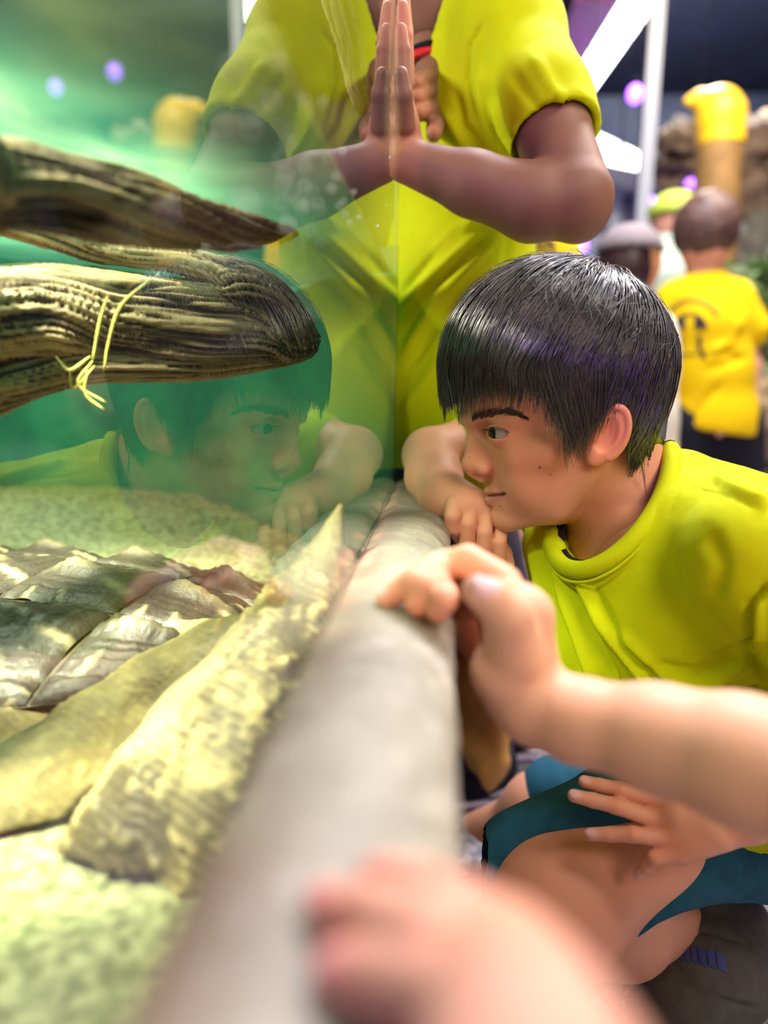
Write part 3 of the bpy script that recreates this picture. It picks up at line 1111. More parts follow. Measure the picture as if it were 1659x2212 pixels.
def hair_path(phi, th0, lng, lift, bulge, wob, bend, jit, sprd):
    """phi = heading from the crown (0 = forehead), th0 = where the root sits, lng = angular length"""
    pts = []
    th, p, hd, z0 = th0, None, None, 0.0
    st = 0.098
    n = int(lng / st) + 1
    for i in range(n):
        s = i / max(n - 1, 1)
        ph = phi + sprd * (1 - 0.75 * s) + wob * math.sin(2.6 * s + wob * 60) + bend * s * s
        d = math.cos(th) * POLE + math.sin(th) * (math.cos(ph) * E1 + math.sin(ph) * HL)
        loc = HR @ d
        if hd is None or p is None:
            q = EC + HRT @ (loc * ERAD) * (1 + lift + bulge * math.sin(math.pi * s) - 0.012 * (1 - min(1, 4 * s)))
        if p is not None and loc[2] < -0.06:
            if hd is None:
                hd = np.array((d[0], d[1], 0))
                z0 = p[2]
            bk = max(0.0, -(hd @ HF))
            sd = np.array((-hd[1], hd[0], 0)) * (wob * 2 + bend * 0.35)
            q = p + np.array((0, 0, -0.0094)) - hd * 0.0094 * (0.06 + 6.0 * (z0 - p[2]) * (0.18 + bk)) + sd * 0.0094
        if p is not None and q[2] < hem(q) + jit:
            break
        pts.append(q)
        p = q
        th += st
    return np.array(pts) if len(pts) > 3 else None


hr = np.random.default_rng(5)
paths, ws = [], []
for ci in range(900):
    ph = hr.uniform(-math.pi, math.pi)
    th0 = math.acos(1 - hr.uniform(0, 1) * 1.05) * 0.92
    lng = hr.uniform(0.9, 2.0) if (th0 < 0.7 and hr.uniform() < 0.6) else hr.uniform(2.0, 4.2)
    lift, bulge = hr.uniform(-0.045, 0.002), hr.uniform(-0.005, 0.045)
    wob, bend = hr.normal(0, 0.07), hr.normal(0, 0.26)
    jit = 0.0075 * hr.normal() + 0.001
    wd = hr.uniform(0.035, 0.075) / max(math.sin(th0 + 0.25), 0.25)
    for k in range(9):
        p = hair_path(ph, max(0.0, th0 + hr.normal(0, 0.05)), lng * hr.uniform(0.85, 1.1), lift + hr.normal(0, 0.005), bulge + hr.normal(0, 0.004),
                      wob + hr.normal(0, 0.010), bend + hr.normal(0, 0.03), jit + abs(hr.normal(0, 0.003)), hr.normal(0, wd))
        if p is not None:
            paths.append(p)
            ws.append(hr.uniform(0.00035, 0.00085))
for k in range(260):                                       # stray hairs
    p = hair_path(hr.uniform(-math.pi, math.pi), hr.uniform(0.1, 1.3), hr.uniform(0.4, 1.0), hr.uniform(-0.01, 0.01), hr.uniform(0.02, 0.06), hr.normal(0, 0.2),
                  hr.normal(0, 0.5), hr.uniform(0, 0.01), 0)
    if p is not None:
        paths.append(p)
        ws.append(0.00022)
V, Q = strands(paths, ws)
hair = mesh_obj('hair', V, Q, M_hair, boy)
hair['label'] = 'thick straight dark hair with a fringe'
hair['kind'] = 'stuff'
A = Field((0.04, 0.555, LZ - 0.04), (0.32, 0.79, LZ + 0.24), 0.004)
A.ell(EC, ERAD * 0.955, 0, HR)
A.ell(EC - HF * 0.004 + np.array((0, 0, -0.045)), ERAD * np.array((0.82, 0.90, 0.9)), 0.02, HR)
A.cap(hp(1352, 900, 0.0), hp(1368, 985, 0), 0.036, 0.028, 0.02)
X, Y, Z = A.grid((slice(None),) * 3)
ff = (X - HC[0]) * HF[0] + (Y - HC[1]) * HF[1]
A.D = np.maximum(A.D, np.interp(ff, hem_f, hem_z + 0.019).astype(np.float32) - Z)
V, Q = A.mesh()
mesh_obj('hair_underlayer', V, Q, M_hair, hair)

# eyebrows and lashes
HB = bvh_of(HV, HQ)
for q in (0, 1):
    paths, ws, lpaths, lws = [], [], [], []
    g = (lambda p: mir(p)) if q else (lambda p: p)
    line = smooth_path([(1019, 907, 5.5), (1045, 899, 7.5), (1075, 892, 7.0), (1105, 891, 5.5), (1138, 902, 2.0)], 40)
    for i in range(360):
        k = hr.uniform(0, 1) ** 1.15 * (len(line) - 3)
        k = int(k) + 1
        tg = line[k + 1, :2] - line[k - 1, :2]
        tg /= np.linalg.norm(tg)
        t = k / len(line)
        p0 = line[k, :2] + np.clip(hr.normal(0, 0.55, 2), -1.1, 1.1) * line[k, 2] * (0.4, 1)
        ang = -1.0 + 1.25 * t + hr.normal(0, 0.15)
        dr = np.array((tg[0] * math.cos(ang) - tg[1] * math.sin(ang), tg[0] * math.sin(ang) + tg[1] * math.cos(ang)))
        L = hr.uniform(9, 17)
        pts = []
        for s in (0, 0.35, 0.7, 1):
            px = p0 + dr * L * s
            d = at(px[0], px[1], 1.0) - CAM
            hit, nn, _, _ = HB.ray_cast(Vector(CAM), Vector(d / np.linalg.norm(d)))
            if hit is None or (np.array(hit) - HC) @ HL < 0.002:
                break
            pts.append(g(np.array(hit) + np.array(nn) * 0.0005 * (0.3 + s)))
        if len(pts) == 4:
            paths.append(np.array(pts))
            ws.append(0.00022)
    for i in range(80):
        t = hr.uniform(-0.95, 1.0)
        up_ = np.array((0, 0, 1.0))
        p0 = EYE + EF * 0.0125 * math.cos(t) + EL * 0.0125 * math.sin(t) + up_ * 0.0030 * math.cos(t * 1.4)
        d = EF * math.cos(t) + EL * math.sin(t) - up_ * 0.25
        L = hr.uniform(0.004, 0.0065)
        lpaths.append(np.array([g(p0 + d * L * s + up_ * (0.35 * L * s * s)) for s in (0, 0.35, 0.7, 1)]))
        lws.append(0.00022)
    V, Q = strands(paths, ws)
    mesh_obj('eyebrow', V, Q, M_brow, boy)['kind'] = 'stuff'
    V, Q = strands(lpaths, lws)
    mesh_obj('eyelashes', V, Q, M_hair, boy)['kind'] = 'stuff'

# T-shirt
CR = at(1318, 1060, HY)
ra = (at(1443, 972, HY) - at(1196, 1142, HY)) / 2
rb = at(1322, 1200, 0.592) - CR
rb2 = np.array((0.0, rb[1] * 0.85, 0.012))
rn = np.cross(ra, rb); rn /= np.linalg.norm(rn); rn *= np.sign(rn[2])


def ring(sc, off, n=72):
    t = np.linspace(0, 2 * math.pi, n)
    return np.array([CR + sc * (ra * math.cos(a) + (rb if math.sin(a) > 0 else rb2) * math.sin(a)) + rn * off for a in t])


S = Field((0.055, 0.44, LZ - 0.26), (0.60, 0.92, LZ + 0.09), 0.0026)
S.ell(at(1468, 1322, 0.665), (0.122, 0.125, 0.125), 0)
S.ell(at(1600, 1540, 0.68), (0.155, 0.14, 0.15), 0.04)
S.cap(at(1468, 1050, 0.69), at(1600, 1180, 0.68), 0.032, 0.085, 0.03)
S.cap(at(1335, 1150, 0.66), at(1400, 1240, 0.66), 0.060, 0.082, 0.03)
S.cap(sh_l + (0.0, 0.0, -0.004), at(1520, 1125, 0.67), 0.050, 0.045, 0.03)
S.cap(sh_l + (0.0, 0.0, -0.004), sh_l + (elb - sh_l) * 0.55, 0.052, 0.060, 0.02)
S.cap(at(1160, 1035, 0.825), at(1420, 1130, 0.74), 0.048, 0.07, 0.04)
S.cap(at(1160, 1035, 0.825), at(1030, 972, 0.835), 0.048, 0.044, 0.02)
# the loose front hangs free between the arms
S.chain([PX(1235, 1190, 0.70, 0.040), PX(1290, 1330, 0.68, 0.055), PX(1370, 1500, 0.68, 0.07)], 0.03)
S.cap(at(1215, 1175, 0.74), at(1290, 1340, 0.72), 0.040, 0.05, 0.03)
S.cap(at(1200, 1150, 0.80), at(1260, 1300, 0.78), 0.03, 0.045, 0.03)
X, Y, Z = S.grid((slice(None),) * 3)
B = np.linalg.inv(np.stack([ra, rb, rn], 1)).astype(np.float32)
B2 = np.linalg.inv(np.stack([ra, rb2, rn], 1)).astype(np.float32)
pu_ = [np.where(Y < CR[1], B[i, 0] * (X - CR[0]) + B[i, 1] * (Y - CR[1]) + B[i, 2] * (Z - CR[2]),
                B2[i, 0] * (X - CR[0]) + B2[i, 1] * (Y - CR[1]) + B2[i, 2] * (Z - CR[2])) for i in range(3)]
dh = np.maximum((np.sqrt(pu_[0] ** 2 + pu_[1] ** 2) - 1.0) * 0.06, -(pu_[2] + 0.045))
S.put((slice(None),) * 3, dh.astype(np.float32), 0.004, 'sub')
V, Q = S.mesh()
V = laplace(V, Q, 3, 0.5)
V = folds(V, Q, [
    ([(1150, 1150), (1175, 1290), (1240, 1490)], 9, 0.0085), ([(1172, 1180), (1200, 1300), (1262, 1490)], 8, -0.0078),
    ([(1192, 1150), (1225, 1300), (1300, 1500)], 10, 0.0101), ([(1222, 1200), (1262, 1330), (1340, 1490)], 8, -0.0085),
    ([(1235, 1215), (1300, 1350), (1420, 1500)], 11, 0.0093), ([(1280, 1270), (1350, 1400), (1450, 1500)], 9, -0.0062),
    ([(1330, 1360), (1420, 1450), (1530, 1500)], 12, 0.0078),
    ([(1659, 1262), (1618, 1310), (1610, 1400), (1659, 1470)], 9, -0.0109), ([(1640, 1290), (1640, 1390)], 12, 0.0062),
    ([(1600, 1400), (1500, 1450), (1400, 1440)], 12, -0.0062), ([(1620, 1430), (1520, 1485), (1420, 1480)], 11, 0.0078),
    ([(1659, 1480), (1560, 1530), (1450, 1520)], 10, -0.0078),
    ([(1478, 1046), (1520, 1060), (1580, 1075), (1659, 1108)], 2.4, -0.0016), ([(1470, 1050), (1440, 1120)], 2.0, -0.0010),
    ([(1540, 1030), (1600, 1062), (1659, 1085)], 12, 0.0062), ([(1530, 1150), (1560, 1220), (1540, 1300)], 20, -0.0047),
    ([(1090, 1160), (1110, 1260)], 10, 0.0062)])
N = vnormals(V, Q)
V = (V + N * (0.0012 * fbm(V, 40, 3, 13))[:, None]).astype(np.float32)
shirt = mesh_obj('t_shirt', V, Q, M_lime, boy)
V, Q, T = tube(ring(1.045, 0.001), 0.0078, 12, False)
mesh_obj('collar', V, Q, M_lime_rib, shirt)
V, Q, T = tube(ring(1.15, -0.0035), 0.0014, 6, False)
mesh_obj('collar_seam', V, Q, M_lime_rib, shirt)
V, Q, T = tube(ring(0.965, -0.003), 0.0058, 10, False)
o = mesh_obj('undershirt', V, Q, M_black, boy)
o['label'] = 'black undershirt edge inside the collar'

# teal shorts
S = Field((0.10, 0.44, 0.10), (0.58, 0.93, 0.50), 0.003)
S.chain([tuple(hipl + (0.02, 0, 0.0)) + (0.079,), tuple(at(1400, 1790, 0.605)) + (0.0625,), tuple(at(1170, 1912, 0.553)) + (0.0665,)], 0.02)
S.chain([tuple(at(1640, 1740, 0.78)) + (0.085,), tuple(at(1230, 1750, 0.80)) + (0.068,)], 0.02)
S.ell(at(1680, 1680, 0.70), (0.12, 0.13, 0.10), 0.03)
axd = kn - hipl
axd /= np.linalg.norm(axd)
V0, Q0 = S.mesh()
SB = bvh_of(V0, Q0)
hs = []
for px, py in ((1072, 1822), (1290, 1772), (1500, 1900)):
    d = at(px, py, 1.0) - CAM
    hit = SB.ray_cast(Vector(CAM), Vector(d / np.linalg.norm(d)))[0]
    hs.append(np.array(hit) if hit is not None else at(px, py, 0.56))
h1, h2, h3 = hs
hn = np.cross(h2 - h1, h3 - h1)
hn *= np.sign(hn @ axd)
hn /= np.linalg.norm(hn)
S.half(h1 - hn * 0.010, hn, 0.002)
V, Q = S.mesh()
V = laplace(V, Q, 2, 0.5)
N = vnormals(V, Q)
V = (V + N * (0.0022 * fbm(V, 22, 3, 17))[:, None]).astype(np.float32)
o = mesh_obj('shorts', V, Q, M_teal, boy)
o['label'] = 'dark teal cotton shorts'

# left shoe: grey upper, strap with blue bars, dark sole
M_shoe = mat('grey_shoe_mesh', (0.075, 0.068, 0.062), 0.85, var=0.2, vscale=90, bump=0.5, bscale=900)
M_sole = mat('dark_sole', (0.02, 0.02, 0.024), 0.7)
M_blue = mat('blue_print', (0.035, 0.05, 0.22), 0.6)
S = Field((0.17, 0.50, 0.0), (0.42, 0.80, 0.21), 0.0026)
toe = at(1478, 2150, 0.60)
heel = np.array((ank[0] + 0.03, ank[1] + 0.04, 0.04))
S.chain([(toe[0], toe[1], 0.055, 0.043), tuple(at(1540, 2090, 0.63)) + (0.050,), tuple(at(1560, 2010, 0.67)) + (0.044,)], 0.02)
S.chain([tuple(at(1560, 2010, 0.67)) + (0.044,), tuple(heel) + (0.038,)], 0.02)
S.cap((toe[0], toe[1], 0.04), heel, 0.046, 0.038, 0.015)
S.cap(at(1530, 1965, 0.672), at(1512, 1925, 0.672), 0.036, 0.033, 0.01)
S.cap(at(1520, 1930, 0.672), at(1500, 1880, 0.675), 0.027, 0.026, 0.0, 'sub')
S.half((0, 0, 0.018), (0, 0, -1))
V, Q = S.mesh()
V = laplace(V, Q, 2, 0.5)
V = folds(V, Q, [([(1440, 2060), (1490, 2120), (1560, 2160), (1640, 2180)], 5, -0.004), ([(1455, 2030), (1520, 2010), (1600, 2035)], 4, -0.003),
                 ([(1448, 2045), (1505, 2085), (1600, 2110)], 14, 0.002)])
shoe = mesh_obj('shoe', V, Q, M_shoe, boy)
shoe['label'] = 'grey mesh shoe with blue bars on its strap'
S = Field((0.15, 0.48, -0.004), (0.44, 0.82, 0.05), 0.003)
S.cap((toe[0], toe[1], 0.03), (heel[0], heel[1], 0.03), 0.052, 0.044, 0)
S.half((0, 0, 0.0015), (0, 0, -1))
S.half((0, 0, 0.028), (0, 0, 1))
V, Q = S.mesh()
mesh_obj('sole', V, Q, M_sole, shoe)
bv = bvh_of(np.array([v.co for v in shoe.data.vertices]) + np.array(shoe.location) + np.array(boy.location), [p.vertices[:] for p in shoe.data.polygons])
for i, (x0, w_) in enumerate(((1466, 7), (1477, 10), (1491, 12), (1507, 16), (1527, 16), (1547, 18))):
    y0 = 2036 + (x0 - 1466) * 0.26
    r_ = decal(bv, [(x0, y0), (x0 + w_, y0 + w_ * 0.26), (x0 + w_ + 4, y0 + 42 + w_ * 0.2), (x0 + 4, y0 + 34)], n=3)
    if r_:
        mesh_obj('blue_bar', r_[0], r_[1], M_blue, shoe)

# ------------------------------------------------------------------ the child standing at the far end of the glass
kid = empty('person', (0.16, 1.0, 0.0))
tag(kid, 'standing child in a lime T-shirt pressing both palms to the glass', 'person')
spots = []
A = Field((-0.004, 0.66, LZ + 0.10), (0.36, 1.0, LZ + 0.55), 0.0022)
# left arm: shoulder, elbow, wrist, hand flat on the glass
A.chain([PX(1115, 100, 0.90, 0.043), PX(1195, 290, 0.81, 0.0365), PX(1243, 425, 0.765, 0.0350)], 0.010)
A.chain([PX(1243, 436, 0.765, 0.0345), PX(1150, 438, 0.765, 0.0360), PX(1020, 397, 0.765, 0.0300), PX(880, 350, 0.765, 0.0205)], 0.010)
A.ball(at(1250, 466, 0.765), 0.025, 0.012)
A.chain([PX(878, 340, 0.765, 0.0190), PX(868, 270, 0.765, 0.0150), PX(862, 200, 0.762, 0.0115)], 0.008)
A.cap(at(872, 290, 0.765), at(866, 180, 0.785), 0.0145, 0.0105, 0.008)
lf = [((864, 190), (859, 110), (849, 64), 0.745, 0.0072), ((866, 180), (861, 80), (850, 16), 0.760, 0.0076), ((866, 180), (861, 70), (850, -8), 0.776, 0.0074),
      ((866, 190), (860, 100), (850, 40), 0.792, 0.0066)]
for m_, p_, t_, y0, r_ in lf:
    x_ = lambda px, py, r: PX(px, py, y0, r)
    ch = [x_(*m_, r_ * 1.25), x_(*p_, r_ * 1.08), x_(*t_, r_ * 0.82)]
    ch = [(max(c_[0], c_[3] + 0.0008), c_[1], c_[2], c_[3]) for c_ in ch]
    A.chain(ch, 0.0018)
    spots.append((ch[2][:3], 0.012, SKIN_B * (2.3, 1.9, 1.8), 0.9, 0.7))
A.chain([PX(876, 270, 0.748, 0.010), PX(872, 205, 0.732, 0.0082), PX(866, 160, 0.728, 0.0068)], 0.003)          # thumb
for yy_ in np.linspace(LZ + 0.30, LZ + 0.52, 7):
    spots.append(((-0.002, 0.77, yy_), 0.030, SKIN_B * (2.6, 2.1, 2.0), 0.5, 0.75))                              # pale palm side
V, Q = A.mesh()
kp = [(V, Q, skin_cols(V, SKIN_B, spots, seed=4))]
# right hand further along, fingers curled against the glass edge; neck, head, torso, legs
spots = []
A = Field((-0.06, 0.80, LZ + 0.18), (0.12, 1.02, LZ + 0.52), 0.0025)
for (a_, b_, c_) in (((925, 165), (908, 172), (899, 182)), ((928, 200), (912, 203), (901, 212)), ((935, 238), (918, 240), (906, 245)), ((945, 265), (940, 275), (937, 290))):
    A.chain([PX(*a_, 0.90, 0.0105), PX(*b_, 0.87, 0.0100), PX(*c_, 0.86, 0.0088)], 0.002)
    spots.append((at(*c_, 0.855), 0.011, SKIN_B * (2.2, 1.7, 1.6), 0.8, 0.8))
A.chain([PX(945, 160, 0.91, 0.018), PX(955, 260, 0.92, 0.020)], 0.01)
A.chain([PX(930, 180, 0.92, 0.018), PX(925, 110, 0.93, 0.020), PX(940, 40, 0.96, 0.026)], 0.01)
V, Q = A.mesh()
kp.append((V, Q, skin_cols(V, SKIN_B, spots, seed=6)))
A = Field((-0.14, 0.76, 0.04), (0.34, 1.22, LZ + 0.92), 0.0055)
A.chain([PX(985, 60, 0.97, 0.052), PX(960, -60, 0.97, 0.050)], 0.02)
A.ell(at(935, -170, 0.97), (0.088, 0.072, 0.105), 0.02)
A.ell(at(905, -90, 0.97), (0.045, 0.05, 0.04), 0.03)
A.ell(at(925, 18, 0.96), (0.056, 0.055, 0.056), 0.03)
A.ell(at(1035, 300, 1.02), (0.065, 0.12, 0.13), 0.03)
A.ell(at(985, 700, 1.03), (0.085, 0.11, 0.16), 0.03)
for yl, xa in ((0.98, 0.12), (1.12, 0.19)):
    A.chain([(0.045, yl, 0.62, 0.068), ((0.045 + xa) / 2, yl + 0.01, 0.34, 0.050), (xa, yl + 0.02, 0.08, 0.032)], 0.02)
A.chain([PX(1030, 90, 1.06, 0.05), (0.16, 1.16, LZ + 0.26, 0.037), (0.05, 0.98, LZ + 0.36, 0.024)], 0.01)
V, Q = A.mesh()
kp.append((V, Q, skin_cols(V, SKIN_B, (), seed=8)))
V, Q, c = join_parts(kp)
mesh_obj('body', V, Q, M_skin_dark, kid, col=c)
# hair cap
A = Field((-0.08, 0.86, LZ + 0.5), (0.2, 1.1, LZ + 0.9), 0.006)
hc_ = at(940, -180, 0.97)
A.ell(hc_, (0.098, 0.082, 0.105), 0)
A.half(hc_ + (-0.03, 0, -0.01), (-0.75, 0, -0.65))
V, Q = A.mesh()
mesh_obj('hair', V, Q, M_hair, kid)
# shirt
S = Field((-0.14, 0.72, LZ - 0.06), (0.36, 1.26, LZ + 0.58), 0.0038)
S.ell(at(1040, 290, 1.01), (0.088, 0.145, 0.16), 0)
S.cap(at(1110, 80, 0.90), at(1075, 70, 1.06), 0.055, 0.05, 0.04)
S.cap(at(1060, 60, 0.93), at(1035, 200, 0.97), 0.060, 0.08, 0.04)
S.chain([PX(965, 230, 0.985, 0.035), PX(1000, 330, 0.98, 0.07)], 0.04)
S.ell(at(990, 640, 1.03), (0.103, 0.135, 0.20), 0.05)
S.ell(at(965, 820, 1.04), (0.110, 0.13, 0.13), 0.05)
S.cap(at(945, 900, 1.0), at(945, 900, 1.12), 0.115, 0.115, 0.05)
S.half(at(945, 990, 1.05), (0, 0, -1))
S.cap(at(1112, 95, 0.90), at(1172, 225, 0.83), 0.052, 0.0500, 0.02)
S.cap(at(1172, 225, 0.83), at(1196, 285, 0.81), 0.0500, 0.0490, 0.01)
sdir = at(1243, 425, 0.765) - at(1195, 290, 0.81)
sdir /= np.linalg.norm(sdir)
X, Y, Z = S.grid((slice(None),) * 3)
# sleeve hem and sleeve hollow
pc = at(1196, 303, 0.807)
dn = (X - pc[0]) * sdir[0] + (Y - pc[1]) * sdir[1] + (Z - pc[2]) * sdir[2]
rad = np.sqrt(np.maximum((X - pc[0]) ** 2 + (Y - pc[1]) ** 2 + (Z - pc[2]) ** 2 - dn ** 2, 0))
S.put((slice(None),) * 3, np.maximum(-dn, rad - 0.066).astype(np.float32), 0.001, 'sub')
S.cap(pc - sdir * 0.02, pc + sdir * 0.03, 0.040, 0.0455, 0.002, 'sub')
S.cap(at(955, 62, 0.97), at(930, -80, 0.97), 0.066, 0.08, 0.003, 'sub')
S.cap(at(890, 130, 0.95), at(860, 60, 0.95), 0.045, 0.06, 0.003, 'sub')
V, Q = S.mesh()
V = laplace(V, Q, 3, 0.5)
V = folds(V, Q, [
    ([(1045, 50), (1015, 100), (1010, 170), (1030, 260)], 4, -0.004), ([(1060, 190), (1075, 270), (1100, 330)], 10, -0.006),
    ([(1040, 150), (1050, 240), (1080, 330)], 12, 0.006), ([(985, 200), (1000, 270), (1060, 330)], 10, -0.006), ([(960, 240), (1000, 310), (1070, 350)], 10, 0.006),
    ([(930, 560), (990, 500), (1080, 430)], 12, 0.007), ([(860, 690), (930, 600), (1040, 500)], 12, 0.008), ([(862, 640), (930, 560), (1010, 480)], 9, -0.006),
    ([(865, 780), (950, 640), (1080, 510)], 12, 0.007), ([(862, 730), (940, 620), (1060, 505)], 8, -0.006), ([(880, 800), (980, 650), (1080, 540)], 9, -0.005),
    ([(1105, 500), (1090, 580)], 8, -0.006), ([(1150, 120), (1200, 200), (1255, 260)], 14, 0.004), ([(1100, 150), (1160, 230), (1230, 290)], 14, -0.003),
    ([(1098, 318), (1190, 283), (1289, 308)], 3, -0.0014), ([(870, 900), (960, 760)], 14, 0.006)])
N = vnormals(V, Q)
V = (V + N * (0.002 * fbm(V, 18, 3, 23))[:, None]).astype(np.float32)
mesh_obj('t_shirt', V, Q, M_lime, kid)
# wrist band of the far arm
tt = np.linspace(0, 2 * math.pi, 28)
cb, rbn = at(924, 130, 0.93), 0.0225
pts = [cb + np.array((rbn * math.cos(a) * 1.25, rbn * math.sin(a), 0.004 * math.cos(a))) for a in tt]
V, Q, T = tube(pts, 0.0055, 8, False)
o = mesh_obj('wrist_band', V, Q, mat('red_rubber', (0.75, 0.02, 0.03), 0.35), kid)
o['label'] = 'red and black wrist band'
V, Q, T = tube([p + np.array((0.002, 0, 0.0075)) for p in pts], 0.0045, 8, False)
mesh_obj('band_edge', V, Q, M_black, o)
# trousers and shoes
S = Field((-0.10, 0.84, 0.03), (0.30, 1.26, 0.66), 0.006)
for yl, xa in ((0.98, 0.12), (1.12, 0.19)):
    S.chain([(0.045, yl, 0.60, 0.085), ((0.045 + xa) / 2, yl + 0.01, 0.36, 0.066), (xa, yl + 0.02, 0.14, 0.054), (xa, yl + 0.02, 0.07, 0.052)], 0.01)
S.half((0, 0, 0.07), (0, 0, -1))
V, Q = S.mesh()
mesh_obj('trousers', V, Q, mat('dark_violet_trousers', (0.022, 0.016, 0.035), 0.9), kid)
for yl, xa in ((1.0, 0.12), (1.14, 0.19)):
    S = Field((xa - 0.16, yl - 0.08, -0.004), (xa + 0.1, yl + 0.08, 0.13), 0.004)
    S.chain([(xa - 0.08, yl - 0.01, 0.035, 0.038), (xa - 0.02, yl, 0.05, 0.042), (xa + 0.02, yl, 0.06, 0.04)], 0.02)
    S.half((0, 0, 0.003), (0, 0, -1))
    V, Q = S.mesh()
    sh = mesh_obj('shoe', V, Q, M_black, kid)
    V, Q, T = tube([(xa - 0.09 + 0.012 * i, yl - 0.036 - 0.008 * math.sin(i * 0.5), 0.012) for i in range(12)], 0.006, 6)
    mesh_obj('sole_stripe', V, Q, mat('lilac_rubber', (0.6, 0.5, 0.75), 0.6), sh, T=T)

def on_ledge(px, py, r, gap=0.003):
    """chain point resting on the ledge top where a pixel shows it"""
    d = at(px, py, 1.0) - CAM
    return tuple(CAM + d * ((LZ + gap + r - CAM[2]) / d[2])) + (r,)


# ------------------------------------------------------------------ forearm and hand reaching in from the right
arm = empty('person', (0.55, 0.1, 0.0))
tag(arm, 'bare forearm reaching across from the right, fingertips resting on the ledge', 'person')
spots = []
A = Field((0.0, 0.15, LZ - 0.15), (0.40, 0.50, LZ + 0.045), 0.0016)
A.chain([PX(1800, 1700, 0.300, 0.0310), PX(1600, 1640, 0.322, 0.0285), PX(1420, 1592, 0.342, 0.0245), PX(1250, 1556, 0.360, 0.0205), PX(1160, 1532, 0.370, 0.0190)], 0.012)
# palm, thumb side towards us
A.cap(at(1150, 1525, 0.372), at(1128, 1330, 0.376), 0.0180, 0.0155, 0.010)
A.cap(at(1120, 1500, 0.372), at(1085, 1450, 0.366), 0.0165, 0.0175, 0.010)
A.cap(at(1110, 1480, 0.390), at(1075, 1330, 0.415), 0.016, 0.013, 0.010)
A.cap(at(1095, 1510, 0.395), at(1035, 1430, 0.432), 0.0140, 0.0120, 0.008)
A.cap(at(1035, 1430, 0.432), at(1000, 1345, 0.440), 0.0120, 0.0105, 0.008)
A.cap(at(1128, 1330, 0.376), at(1080, 1275, 0.395), 0.0150, 0.0120, 0.008)
# thumb, pointing at us with its nail up
A.chain([PX(1110, 1410, 0.362, 0.0165), PX(1098, 1330, 0.352, 0.0125), PX(1060, 1292, 0.348, 0.0095), PX(1030, 1277, 0.346, 0.0078)], 0.004)
nail(A, spots, at(1028, 1275, 0.346), at(1062, 1294, 0.348), np.array((-0.25, -0.55, 0.8)), 0.0074, (0.80, 0.50, 0.55))
fing = [[(1085, 1262, 0.396, 0.0115), (1010, 1212, 0.405, 0.0098), (950, 1222, 0.410, 0.0088), (895, 1258, 0.0076, 0.012), (838, 1292, 0.0064, 0.003)],
        [(1070, 1275, 0.412, 0.0115), (1000, 1222, 0.425, 0.0095), (955, 1238, 0.428, 0.0088), (925, 1272, 0.0076, 0.010), (902, 1306, 0.0066, 0.003)],
        [(1050, 1290, 0.426, 0.0110), (1000, 1250, 0.442, 0.0092), (965, 1270, 0.446, 0.0082), (958, 1296, 0.0070, 0.008), (946, 1318, 0.0062, 0.003)],
        [(1020, 1325, 0.438, 0.0100), (995, 1290, 0.456, 0.0084), (985, 1298, 0.460, 0.0075), (982, 1320, 0.460, 0.0065)]]
for i, f in enumerate(fing):
    f = [PX(*p) if p[2] > 0.1 else on_ledge(*p) for p in f]
    A.chain(f, 0.0016)
    spots.append((f[-1][:3], 0.013, SKIN_C * (1.0, 0.62, 0.55), 0.9, 0.75))
    spots.append((f[1][:3], 0.010, SKIN_C * (1.0, 0.78, 0.72), 0.9, 0.5))
    if i == 0:
        nail(A, spots, f[-1], f[-2], np.array((-0.3, -0.25, 0.9)), 0.0062)
V, Q = A.mesh()
spots.append((at(1060, 1320, 0.40), 0.022, SKIN_C * (1.0, 0.62, 0.52), 0.9, 0.6))
ap = [(V, Q, skin_cols(V, SKIN_C, spots, seed=14))]
e1 = at(1780, 1694, 0.302)
A = Field((e1[0] - 0.05, -0.22, 0.33), (0.60, e1[1] + 0.05, 0.86), 0.0035)
A.chain([tuple(e1) + (0.0305,), (0.33, 0.20, 0.415, 0.034), (0.40, 0.13, 0.395, 0.034)], 0.012)
A.chain([(0.40, 0.13, 0.395, 0.034), (0.47, 0.0, 0.55, 0.041), (0.50, -0.10, 0.72, 0.046)], 0.012)
V, Q = A.mesh()
ap.append((V, Q, skin_cols(V, SKIN_C, (), seed=14)))
V, Q, c = join_parts(ap)
S = Field((0.36, -0.24, 0.48), (0.66, 0.10, 0.88), 0.005)
S.chain([(0.462, 0.015, 0.535, 0.056), (0.47, 0.0, 0.56, 0.057), (0.50, -0.10, 0.72, 0.062)], 0.01)
S.half((0.462, 0.015, 0.535), (-0.3, 0.55, -0.75))
V2, Q2 = S.mesh()
mesh_obj('sleeve', V2, Q2, M_lime, arm)
o = mesh_obj('body', V, Q, M_skin, arm, col=c)
o['label'] = 'forearm and hand'

# ------------------------------------------------------------------ hand close to the lens on the near ledge
nh = empty('person', (0.2, -0.1, 0.0))
tag(nh, 'out of focus hand gripping the ledge close to the lens', 'person')
spots = []
A = Field((0.0, -0.06, LZ - 0.10), (0.22, 0.235, LZ + 0.06), 0.0017)

